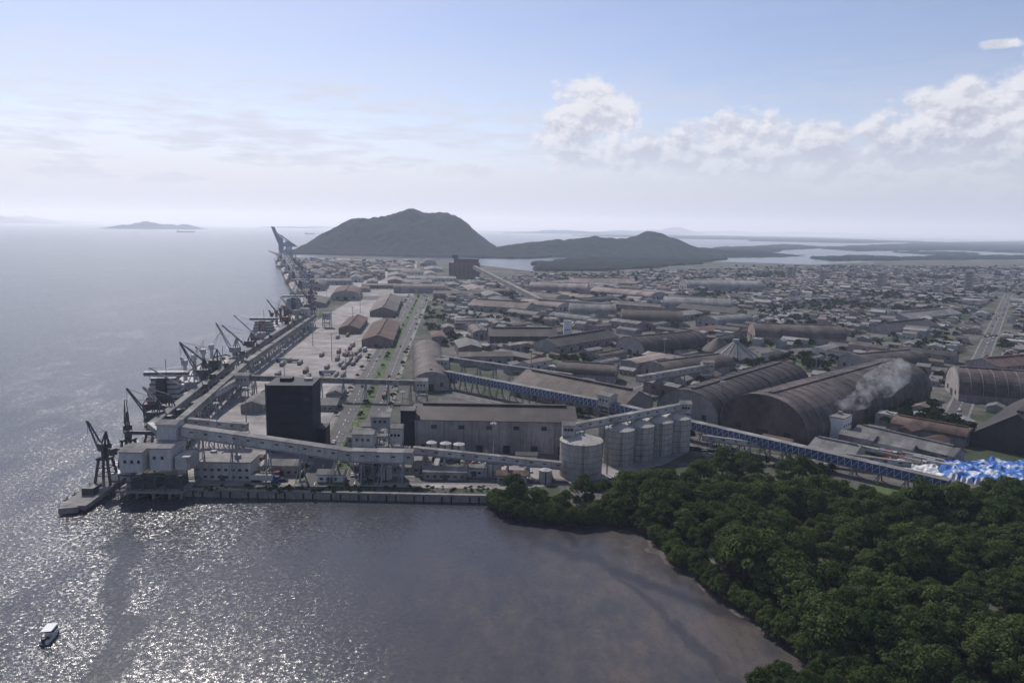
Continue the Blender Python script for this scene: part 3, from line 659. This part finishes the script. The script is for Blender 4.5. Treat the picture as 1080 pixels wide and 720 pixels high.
# ---------------- generic sheds in port
PORT=pts([(318,322),(300,292),(300,278),(450,276),(470,300),(600,300),(700,310),(760,330),(800,345),(980,372),(1010,440),(985,470),(800,472),(745,455),(660,425),(640,395),(470,380),(440,372),(440,330),(400,315)])
x0=min(p.x for p in PORT);x1=max(p.x for p in PORT);y0=min(p.y for p in PORT);y1=max(p.y for p in PORT)
cnt=0
roofs=[mRoof,mRoofD,mRoofG,mRoof,mTile,mRoofG,mRoofP,mRoofD,mRoofG,mRoofD]
for k in range(4200):
    x,y=U(x0,x1),U(y0,y1)
    if not inside(x,y,PORT): continue
    big_=y>900
    l=U(50,110) if big_ else U(20,64); wd=l*U(.3,.5)
    if not free(x,y,l*.42): continue
    rot=rad(90+10)+ (0 if R()<.7 else math.pi/2) if x<0 else rad(45)+(0 if R()<.5 else math.pi/2)
    b=B(); h=U(5,9); rf=random.choice(roofs); wl=random.choice([mWall,mWallW,mBrick,mWall])
    if R()<.45: b.vault(l,wd,h*.6,wd*.25,wl,rf,n=10)
    else:
        b.gable((0,0,0),(l,wd,h),wd*U(.08,.16),0,wl,rf,oh=.6)
        for j in range(int(l/8)):
            for s in(-1,1): b.box((-l/2+4+j*8,s*(wd/2+.06),.1 if j%2 else h*.5),(2.6,.2,h*.5 if j%2 else 1.4),0,mGlass)
    b.obj('warehouse' if l>45 else 'shed',(x,y,GZ),rot); cnt+=1
    n_=2 if l>wd*2 else 1
    for i in range(-n_,n_+1): occ(x+math.cos(rot)*l/2*.7*i/n_,y+math.sin(rot)*l/2*.7*i/n_,wd*.55+1)
    if cnt>260: break
def office(u,v,l,w_,h,rot=0,wall=None,flat=True,roof=None):
    c=S(u,v); b=B(); wall=wall or mWhite
    if flat:
        b.box((0,0,0),(l,w_,h),0,wall); b.box((0,0,h+.01),(l+.6,w_+.6,.5),0,mConc); b.box((l*.2,0,h+.52),(2.5,2,1.6),0,mSteelG)
    else: b.gable((0,0,0),(l,w_,h),w_*.18,0,wall,roof or mRoofG)
    fl=max(1,int(h/3.4))
    for f_ in range(fl):
        for j in range(int(l/3.2)):
            for s in(-1,1): b.box((-l/2+2+j*3.2,s*(w_/2+.05),f_*3.4+1.2),(1.5,.16,1.1),0,mGlass)
    b.box((0,-w_/2-.06,0),(2.4,.2,2.6),0,mSteel)
    b.obj('office_building' if flat else 'shed',(c.x,c.y,GZ),rot); occ(c.x,c.y,max(l,w_)*.5)
office(240,502,26,12,8.5,0,mGal); office(222,494,10,8,7,0,mWall); office(350,506,12,7,4,0,mWallW,False); office(300,498,16,9,5,0,mWall,False); office(470,503,20,8,4,0,mWall,False)
office(445,497,9,7,6,0,mWall); office(540,507,14,7,4,0,mWall,False,mTile); office(500,500,12,6,4,.05,mWallW,False); office(882,461,13,11,13,rad(45)); office(905,470,18,10,6,rad(-45),mWall,False); office(940,477,22,9,5,rad(-45),mWallW,False)
office(340,430,22,16,4,0,mWall,False,mRoofG); office(272,430,26,14,5,rad(94),mWall,False,mRoofG); office(285,420,26,10,5,rad(94),mWall,False,mRoofG); office(355,420,24,10,5,rad(94),mWall,False,mRoofG)
office(845,466,14,8,5,rad(-45),mWall,False); office(820,472,16,8,5,rad(-40),mWall,False,mTile); office(985,474,14,9,6,rad(30),mWallW,False,mTile); office(960,462,12,8,6,rad(30),mBrick,False,mTile)
occ(*S(255,500),8)
for u,v,r,h in[(455,482,3,8),(470,483,3,8),(484,484,3,8),(408,505,2.5,6),(520,500,4,6),(575,508,3.,6)]:
    c=S(u,v); b=B(); b.cyl((0,0,0),r,h,mGal,20); b.cyl((0,0,h+.01),r,r*.3,mGal,20,.3); b.beam((0,-r-.3,0),(0,-r-.3,h),.5,.1,mSteel); b.obj('storage_tank',(c.x,c.y,GZ))
# pipe racks and stacked goods among the sheds near the front quay
for i in range(60):
    c=S(U(200,590),U(484,512))
    if not free(c.x,c.y,3): continue
    b=B(); ty=i%4
    if ty==0:
        for k in range(5): b.box((U(-3,3),U(-2,2),0),(U(1,3),U(1,2),U(.6,2)),U(0,3),mC,random.choice([(.3,.28,.25),(.2,.1,.07),(.1,.15,.2),(.5,.5,.48)]))
        b.obj('stacked_goods',(c.x,c.y,GZ+.06))
    elif ty==1:
        for k in range(6): b.beam((-7+k*3,-1,0),(-7+k*3,-1,4.5),.25,.25,mSteel); b.beam((-7+k*3,1,0),(-7+k*3,1,4.5),.25,.25,mSteel); b.beam((-7+k*3,-1.2,4.5),(-7+k*3,1.2,4.5),.2,.2,mSteel)
        for s in(-.8,-.2,.5): b.beam((-8,s,4.8),(9,s,4.8),.35,.35,mSteelG)
        b.obj('pipe_rack',(c.x,c.y,GZ+.06),U(-.1,.1))
    elif ty==2:
        l=U(6,14); b.gable((0,0,0),(l,l*.5,U(2.8,5)),l*.08,0,random.choice([mWall,mBrick,mGal]),random.choice([mRoofG,mTile,mRoofD])); 
        for k in range(int(l/3)): b.box((-l/2+1.5+k*3,-l*.25-.05,1),(1.1,.12,1.1),0,mGlass)
        b.obj('shed',(c.x,c.y,GZ),U(-.08,.08)); occ(c.x,c.y,l*.5)
    else:
        b.cyl((0,0,0),.14,10,mSteelG,6); b.beam((-1,0,9.3),(1,0,9.3),.15,.15,mSteelG); b.beam((-.8,0,8.5),(.8,0,8.5),.12,.12,mSteelG); b.obj('utility_pole',(c.x,c.y,GZ))
b=B(); b.cyl((0,0,0),.35,24,mSteelG,8,.18); b.cyl((0,0,23.4),1.2,.3,mSteelG,10)
for i in range(6): b.box((1.3*math.cos(i*1.047),1.3*math.sin(i*1.047),23),(.7,.5,.5),i*1.047,mWhite)
c=S(260,450); lm=b.obj('light_mast',(c.x,c.y,GZ))
for u,v in[(330,445),(300,400),(350,380),(330,365),(372,345),(365,400),(230,470),(425,455),(520,495),(380,330),(345,322),(640,500),(560,400),(760,440),(860,395),(700,385)]:
    c=S(u,v); inst(lm,(c.x,c.y,GZ))
b=B(); b.cyl((0,0,0),.12,9,mSteelG,6,.08)
for s in(-1,1): b.beam((0,0,8.9),(s*2,0,9.5),.1,.1,mSteelG); b.box((s*2.3,0,9.4),(.9,.35,.18),0,mWhite)
sl_=b.obj('street_lamp',(*RD[2],GZ+.3),0)
for i in range(3,len(RD),1): inst(sl_,(*RD[i],GZ+.3),.1)
# ---------------- vehicles
def truck(col,box):
    b=B(); b.box((5.6,0,.7),(2.2,2.4,2.5),0,mC,col,.93); b.box((6.72,0,1.9),(.1,2.,1.),0,mGlass); b.box((5.7,0,1.9),(1.2,2.44,.8),0,mGlass); b.box((-.9,0,.9),(11,1.,.3),0,mSteel)
    b.box((-1.2,0,1.25),(10.6,2.5,box[3]),0,mC,box[:3]); b.box((-1.2,0,1.26+box[3]),(10.2,2.3,.15),0,mC,tuple(x*.7 for x in box[:3]))
    for X in(5.6,3.9,-3,-4.3,-5.6):
        for s in(-1.1,1.1): b.beam((X,s-.15,.5),(X,s+.15,.5),1.,1.,mBlack)
    return b
T=[truck((.4,.4,.4),(.3,.28,.26,1.6)).obj('parked_truck',(*S(360,385),GZ+.06),1.6),truck((.25,.05,.04),(.2,.16,.13,1.5)).obj('parked_truck',(*S(366,375),GZ+.06),1.6),truck((.05,.09,.25),(.4,.4,.39,2.2)).obj('parked_truck',(*S(372,365),GZ+.06),1.6)]
def car(col):
    b=B(); pr=[(-2.1,.35),(-2.1,.85),(-1.5,.95),(-1.1,1.42),(.5,1.45),(1.15,.95),(2.05,.8),(2.15,.35)]
    n=len(pr); b.add([(x,-.85,z) for x,z in pr]+[(x,.85,z) for x,z in pr],[tuple(range(n)),tuple(range(2*n-1,n-1,-1))]+[(i,(i+1)%n,n+(i+1)%n,n+i) for i in range(n)],mC,col)
    b.box((-.3,0,.98),(1.5,1.74,.34),0,mGlass); b.add([(.55,-.75,1.43),(1.15,-.8,.99),(1.15,.8,.99),(.55,.75,1.43)],[(0,1,2,3)],mGlass)
    for X in(-1.3,1.35):
        for s in(-.78,.78): b.beam((X,s-.1,.32),(X,s+.1,.32),.6,.6,mBlack)
    return b
CR=[car(c_).obj('parked_car',(*S(450+i*8,499),GZ+.06),.05) for i,c_ in enumerate([(.5,.5,.5),(.05,.05,.05),(.3,.03,.03),(.25,.26,.28),(.6,.6,.6)])]
# truck queue in rows along the yard plus a few strays
for i in range(22):
    u,v=U(275,372),U(345,405); 
    if u<236+(408-v)*1.35+22: continue
    c=S(u,v); inst(random.choice(T),(c.x,c.y,GZ+.06),rad(95)+(0 if R()<.7 else 1.57))
q0=S(368,402)
for r_ in range(2):
    for i in range(9):
        if R()<.75: inst(random.choice(T),(q0.x-8-r_*5-i*.9,q0.y+i*17,GZ+.06),rad(93))
for i in range(26):
    a=RD[random.randrange(len(RD)-1)];j=RD.index(a);c=RD[j+1];d=(c-a).normalized();nn=Vector((-d.y,d.x)); s=random.choice((-1,1)); q=a.lerp(c,R())+nn*s*U(7,11)
    inst(random.choice(T+CR+CR),(q.x,q.y,GZ+.18),math.atan2(d.y,d.x)+(math.pi if s>0 else 0))
for i in range(80):
    u=U(270,590); c=S(u,U(487,511)); 
    if free(c.x,c.y,2): inst(random.choice(CR+CR+T),(c.x,c.y,GZ+.07),U(-.1,.1)+random.choice((0,1.57)))
for i in range(40):
    f=R(); c=S(900+f*100,474+f*22+U(-3,3)); inst(random.choice(CR+T),(c.x,c.y,GZ+.07),rad(-45))
for i in range(60):
    c=S(U(490,570),U(349,357)); inst(random.choice(T),(c.x,c.y,GZ+.07),1.6)
for i in range(26):
    f=R(); a=S(1008,440);e2=S(1064,310); d=(e2-a).normalized(); q=a.lerp(e2,f)+Vector((-d.y,d.x))*U(-4,4); inst(random.choice(CR+CR+T),(q.x,q.y,GZ+.18),math.atan2(d.y,d.x))
b=B(); cols=[(.2,.08,.06),(.04,.09,.18),(.35,.35,.35),(.2,.14,.09),(.05,.12,.1),(.26,.24,.2)]
CY=pts([(305,280),(330,300),(395,300),(430,278),(330,274)])
bx0=min(p.x for p in CY);bx1=max(p.x for p in CY);by0=min(p.y for p in CY);by1=max(p.y for p in CY)
y=by0
while y<by1:
    x=bx0
    while x<bx1:
        if inside(x,y,CY) and free(x,y,6) and noise.noise((x/90,y/90,5))>-.15:
            for k in range(random.randint(1,4)): b.box((x,y,GZ+.1+k*2.62),(2.5*3,12.2,2.58),0,mC,random.choice(cols))
        x+=14
    y+=22
b.obj('container_yard')
# ---------------- town houses
CITY=pts([(470,300),(560,292),(700,288),(830,284),(960,279),(1080,276),(1300,282)])+[Vector((1900,1500)),Vector((1100,420)),Vector((620,250)),Vector((400,300))]+pts([(1000,475),(900,470),(760,458),(640,410),(480,385)])
rc_=[(.16,.105,.085),(.14,.11,.095),(.21,.205,.20),(.24,.23,.22),(.17,.16,.155),(.28,.27,.265),(.11,.105,.10),(.34,.33,.325),(.15,.115,.10),(.21,.185,.165),(.09,.085,.085),(.17,.125,.105),(.25,.245,.24),(.19,.18,.17)]
wc_=[(.32,.30,.28),(.27,.25,.23),(.38,.375,.36),(.27,.22,.19),(.25,.26,.26),(.21,.2,.185)]
hb=B(); trees=[]; th=rad(52); ct,st_=math.cos(th),math.sin(th)
x0,x1,y0,y1=-300,2200,250,2650
sizeU=14.5;sizeV=12.5; nh=0
for ii in range(-220,270):
    if ii%7==0: continue
    for jj in range(-210,260):
        if jj%10==0: continue
        a=ii*sizeU+U(-1.5,1.5); c_=jj*sizeV+U(-1.5,1.5); x=a*ct-c_*st_; y=a*st_+c_*ct
        if not(x0<x<x1 and y0<y<y1) or not inside(x,y,CITY): continue
        if not free(x,y,7): continue
        gz=noise.noise((x/150,y/150,9))+.25*noise.noise((x/40,y/40,2))
        if gz>.27:
            if R()<.6: trees.append((x,y,U(.7,1.2)))
            continue
        if R()<.13:
            trees.append((x,y,U(.6,1.1))); continue
        l=U(8,14);w_=U(7,11);h=U(3,4.5) if R()<.8 else U(6,8); rot=th+(0 if R()<.5 else math.pi/2)+U(-.04,.04)
        if R()<.06: l*=1.9;w_*=1.5;h=U(5,9)
        wc=random.choice(wc_);rc=random.choice(rc_)
        if R()<.75: hb.gable((x,y,GZ),(l,w_,h),w_*U(.14,.22),rot,mC,mC,wc,rc)
        else: hb.box((x,y,GZ),(l,w_,h),rot,mC,wc); hb.box((x,y,GZ+h+.02),(l*.96,w_*.96,.3),rot,mC,rc); hb.cyl((x,y,GZ+h+.33),.9,1.2,mC,6,None,(.12,.2,.35) if R()<.4 else (.4,.4,.4))
        if R()<.3: hb.box((x+l*.45*ct,y+l*.45*st_,GZ),(l*.5,w_*.6,h*.7),rot,mC,random.choice(rc_))
        if y<900:
            for s in(-1,1):
                for q in(-.3,.05,.35):
                    X,Y=l*q,s*(w_/2+.05); hb.box((x+X*math.cos(rot)-Y*math.sin(rot),y+X*math.sin(rot)+Y*math.cos(rot),GZ+1.),(1.3,.12,1.3),rot,mGlass)
        nh+=1
        if R()<.36: trees.append((x+U(5,8)*random.choice((-1,1)),y+U(5,8)*random.choice((-1,1)),U(.35,.85)))
hb.obj('town_houses')
for u,v,l,h in[(834,296,20,34),(868,298,18,30),(929,304,18,34),(1021,308,20,44),(988,312,18,22),(905,290,24,22),(945,292,20,26),(800,292,18,18),(1062,300,18,26)]:
    c=S(u,v); b=B(); wd=14
    b.box((0,0,0),(l,wd,h),0,mC,random.choice([(.36,.35,.34),(.32,.3,.27),(.4,.4,.4)]))
    for f_ in range(int(h/3)):
        b.box((0,0,f_*3+1.2),(l*.86,wd+.2,1.2),0,mGlass)
        b.box((0,0,f_*3+1.1),(l+.2,wd*.7,1.3),0,mGlass)
        b.box((0,-wd/2-.6,f_*3),(l*.3,1.2,1.),0,mWallW)
    b.box((0,0,h+.01),(6,6,4),0,mWallW); b.obj('apartment_tower',(c.x,c.y,GZ),th)
# ---------------- trees
def leafmat(name,c1,c2):
    m,t=newmat(name); o=t.n('ShaderNodeOutputMaterial'); d=t.n('ShaderNodeBsdfDiffuse'); tr=t.n('ShaderNodeBsdfTranslucent'); mx=t.n('ShaderNodeMixShader'); mx.inputs[0].default_value=.33
    oi=t.n('ShaderNodeObjectInfo'); g=t.n('ShaderNodeNewGeometry'); n=t.noise(g.outputs['Position'],.05,4,.6); n2=t.noise(g.outputs['Position'],.9,3,.6)
    f=t.m('ADD',t.m('MULTIPLY',oi.outputs['Random'],.5),t.m('MULTIPLY',t.mr(n,.35,.65),.5))
    c=t.mix(f,c1,c2); k=t.mr(n2,.3,.7,.5,1.5); c=t.mix(1.,c,t.xyz(k,k,k),'MULTIPLY')
    t.L(c,d.inputs[0]); t.L(t.mix(1.,c,(1.15,1.2,.7),'MULTIPLY'),tr.inputs[0]); t.L(d.outputs[0],mx.inputs[1]); t.L(tr.outputs[0],mx.inputs[2]); t.L(mx.outputs[0],o.inputs[0]); return m
mLeaf=leafmat('mangrove_leaves',(.03,.05,.02),(.098,.128,.045)); mLeaf2=leafmat('tree_leaves',(.018,.03,.015),(.044,.06,.025))
def tree(name,H,Rr,ncl,nl,ls,mat,seed):
    random.seed(seed); b=B()
    def limb(p,q,r1,r2):
        p=Vector(p);q=Vector(q);d=(q-p).normalized();s=d.orthogonal().normalized();u=d.cross(s);n=6;vs=[]
        for e,r in((p,r1),(q,r2)): vs+=[e+r*(math.cos(i*6.283/n)*s+math.sin(i*6.283/n)*u) for i in range(n)]
        b.add(vs,[(i,(i+1)%n,n+(i+1)%n,n+i) for i in range(n)],mBark)
    lean=Vector((U(-.6,.6),U(-.6,.6),0)); top=Vector((0,0,H*.5))+lean; limb((0,0,-.5),top,H*.03,H*.018)
    for i in range(ncl):
        a=i*2.4+U(-.4,.4); f=math.sqrt((i+.5)/ncl); rr=Rr*.74*f*U(.8,1.15)
        c=Vector((math.cos(a)*rr,math.sin(a)*rr,H*(.86-.42*f*f)+U(-.12,.12)*H))+lean
        cr=Rr*U(.2,.4); limb(top*U(.6,1.),c,H*.012,H*.004)
        for k in range(nl):
            v=Vector((random.gauss(0,1),random.gauss(0,1),random.gauss(0,1))).normalized()
            if v.z<-.35: v.z*=-.6
            p=c+Vector((v.x*cr,v.y*cr,v.z*cr*.78))*U(.7,1.15)
            nr=(v+Vector((U(-.6,.6),U(-.6,.6),U(-.2,.7)))).normalized(); s=nr.orthogonal().normalized(); s.rotate(Matrix.Rotation(U(0,6.28),3,nr)); u=nr.cross(s); z=ls*U(.6,1.3)
            b.add([p-s*z*.5-u*z*.3,p+s*z*.5-u*z*.35,p+s*z*.35+u*z*.5,p-s*z*.4+u*z*.4],[(0,1,2,3)],mat)
    return b.obj(name)
def forest(name,places,protos):
    k=len(protos)
    for i in range(k):
        b=B()
        for j,pl_ in enumerate(places):
            x,y,s=pl_[:3]
            if j%k!=i: continue
            z=pl_[3] if len(pl_)>3 else 0
            a=R()*6.283; vs=[(x+s*.7071*math.cos(a+q*math.pi/2),y+s*.7071*math.sin(a+q*math.pi/2),z) for q in range(4)]
            b.add(vs,[(0,1,2,3)],mGrass)
        o=b.obj(name,(0,0,GZ-.2)); o.instance_type='FACES'; o.use_instance_faces_scale=True; o.show_instancer_for_render=False; o.show_instancer_for_viewport=False
        protos[i].parent=o
MP=[tree('crown',10.+U(-1,2),5.4+U(-.5,.8),17,150,.55,mLeaf,s) for s in(1,2,3,4,5)]
TP=[tree('crown',9.5,4.8,9,40,1.1,mLeaf2,s) for s in(11,12,13)]
random.seed(21)
MG=pts([(522,531),(545,523),(600,527),(645,525),(700,505),(760,499),(850,503),(895,510),(925,541),(985,543),(1015,529),(1080,519),(1180,524)])+[Vector((480,180)),Vector((330,90))]+pts([(1010,760),(940,716),(876,688),(796,630),(718,573),(680,545),(600,545),(548,537)])
pl=[]; x0=min(p.x for p in MG);x1=max(p.x for p in MG);y0=min(p.y for p in MG);y1=max(p.y for p in MG)
y=y0
while y<y1:
    x=x0
    while x<x1:
        X,Y=x+U(-2.8,2.8),y+U(-2.8,2.8)
        if inside(X,Y,MG):
            n_=noise.fractal((X/34,Y/34,2),.8,2,3)
            s_=max(.42,.85+.95*n_+U(-.25,.3))
            if n_<-.4 and R()<.5: x+=6; continue
            pl.append((X,Y,s_))
        x+=6.
    y+=6.
# fringe bushes leaning over the mud
fr_=rs(pts([(516,526),(548,538),(600,547),(674,547),(711,580),(789,638),(869,696),(934,724),(1008,782)]),20)
for p_ in fr_:
    q_=noise.noise((p_.x*.06,p_.y*.06,8))
    for k in range(3): pl.append((p_.x+U(-2.5,2.5)-3*q_,p_.y+U(-2.5,2.5),U(.35,.72),-2.1))
for k in range(34): c=S(U(798,905),U(722,765),0); pl.append((c.x,c.y,U(.35,.75),-2.3))
forest('mangrove_forest',pl,MP)
def patch(u0,v0,u1,v1,n,s0=.6,s1=1.):
    for i in range(n):
        c=S(U(u0,u1),U(v0,v1))
        if free(c.x,c.y,3): trees.append((c.x,c.y,U(s0,s1)))
patch(600,368,700,392,60);patch(770,378,880,398,110);patch(930,430,1010,458,120,.6,.9);patch(500,318,600,345,60);patch(440,315,470,340,40);patch(960,350,1080,372,90);patch(700,452,790,475,60,.4,.7)
patch(940,320,1000,335,50); patch(600,425,650,445,20,.4,.7);patch(450,345,480,365,20); patch(1000,452,1060,480,50,.5,.9);patch(560,286,760,300,150,.8,1.3);patch(760,282,1080,290,160,.8,1.3);patch(600,300,640,318,30,1.,1.6);patch(700,340,900,372,90,.6,1.);patch(560,300,760,345,90,.6,1.2);patch(740,478,900,500,60,.3,.6)
for i in range(len(RD)-1):
    for s in(-1,0,1):
        q=RD[i].lerp(RD[i+1],R()); trees.append((q.x+s*16,q.y,U(.3,.55)))
for i in range(90): c=S(U(200,520),U(514,521)); trees.append((c.x,c.y,U(.1,.3)))
forest('town_trees',trees,TP)
# ---------------- tarpaulin piles
mt,t=newmat('tarpaulin'); o=t.n('ShaderNodeOutputMaterial'); p=t.n('ShaderNodeBsdfPrincipled'); t.L(p.outputs[0],o.inputs[0])
a=t.n('ShaderNodeAttribute',attribute_name='Col'); g=t.n('ShaderNodeNewGeometry'); k=t.mr(t.noise(g.outputs['Position'],.8,4,.6),.3,.7,.7,1.3)
t.L(t.mix(1.,a.outputs['Color'],t.xyz(k,k,k),'MULTIPLY'),p.inputs['Base Color']); p.inputs['Roughness'].default_value=.5
def pile(name,poly,cols,hh,cell=1.6):
    P=pts(poly); x0=min(p.x for p in P);x1=max(p.x for p in P);y0=min(p.y for p in P);y1=max(p.y for p in P); b=B(); nx=int((x1-x0)/cell)+1;ny=int((y1-y0)/cell)+1
    H={}
    for j in range(ny+1):
        for i in range(nx+1):
            X,Y=x0+i*cell,y0+j*cell; H[i,j]=(X,Y,GZ+.1+(hh*(.55+.5*noise.noise((X/7,Y/7,0))+.25*noise.noise((X/2,Y/2,4))) if inside(X,Y,P) else -.3))
    for j in range(ny):
        for i in range(nx):
            q=[H[i,j],H[i+1,j],H[i+1,j+1],H[i,j+1]]
            if max(v[2] for v in q)>GZ+.2:
                n_=noise.noise((q[0][0]/8,q[0][1]/8,7)); b.add(q,[(0,1,2,3)],mt,cols[int((n_+1)*5)%len(cols)])
    b.obj(name); 
pile('tarpaulin_pile',[(985,490),(1100,488),(1110,510),(1040,512),(1000,504)],[(.03,.12,.4),(.05,.17,.48),(.03,.1,.33),(.04,.14,.42),(.4,.44,.5)],4.5)
pile('fertiliser_bag_stacks',[(903,484),(985,494),(1000,507),(960,504),(905,492)],[(.6,.6,.58),(.5,.5,.5),(.62,.62,.6),(.35,.35,.37)],4)
# ---------------- steam plume
c=S(882,459)
bpy.ops.object.select_all(action='DESELECT')
obs=[]
for i in range(15):
    f=i/14; bpy.ops.mesh.primitive_ico_sphere_add(subdivisions=2,radius=2.+7.5*f+U(-.5,1),location=(c.x-6+f*42+U(-2,2),c.y+f*10+U(-3,3),GZ+11+f*24+U(-2.5,2.5))); obs.append(bpy.context.object)
for o_ in obs: o_.select_set(True)
bpy.context.view_layer.objects.active=obs[0]; bpy.ops.object.join(); st=bpy.context.object; st.name='steam_plume'
rm=st.modifiers.new('union','REMESH'); rm.mode='VOXEL'; rm.voxel_size=1.2
ms,t=newmat('steam'); o=t.n('ShaderNodeOutputMaterial'); v=t.n('ShaderNodeVolumeScatter'); t.L(v.outputs[0],o.inputs['Volume']); g=t.n('ShaderNodeNewGeometry')
v.inputs['Color'].default_value=(.98,.98,1,1); t.L(t.mr(t.noise(g.outputs['Position'],.15,5,.7),.48,.68,0.,.13),v.inputs['Density'])
st.data.materials.clear(); st.data.materials.append(ms)
# ---------------- small boat
c=S(54,670,0); b=B(); n=8; L=7.4; hw=[1.1,1.25,1.35,1.4,1.4,1.3,1.1,.75,.05]
for s in(-1,1):
    vs=[]
    for i in range(9): X=-L/2+L*i/8; vs+= [(X-(.4 if i>6 else 0),s*hw[i]*.7,-.3),(X,s*hw[i],.95+.04*i)]
    b.add(vs,[(2*i,2*i+2,2*i+3,2*i+1) for i in range(8)],mWhite)
b.add([(-L/2+L*i/8,-hw[i],.75) for i in range(9)]+[(-L/2+L*i/8,hw[i],.75) for i in range(9)],[(i,i+1,10+i,9+i) for i in range(8)],mWhite)
b.add([(-L/2,-.8,-.3),(-L/2,.8,-.3),(-L/2,1.1,.95),(-L/2,-1.1,.95)],[(0,1,2,3)],mWhite)
b.box((.3,0,.76),(2.6,1.9,1.5),0,mWhite,taper=.85); b.box((.3,0,1.3),(2.5,1.95,.4),0,mGlass,taper=.95); b.box((-.6,0,2.3),(3.6,2.2,.12),0,mWhite); b.box((-3.6,0,.2),(.7,.6,1.3),0,mSteel)
for s in(-1,1): b.beam((-2.1,s,.8),(-2.1,s,2.3),.08,.08,mSteelG)
b.box((-2.6,0,.8),(.5,1.8,.4),0,mRust)
o=b.obj('motor_boat',(c.x,c.y,0),rad(100)); o.scale=(1.3,1.3,1.3)
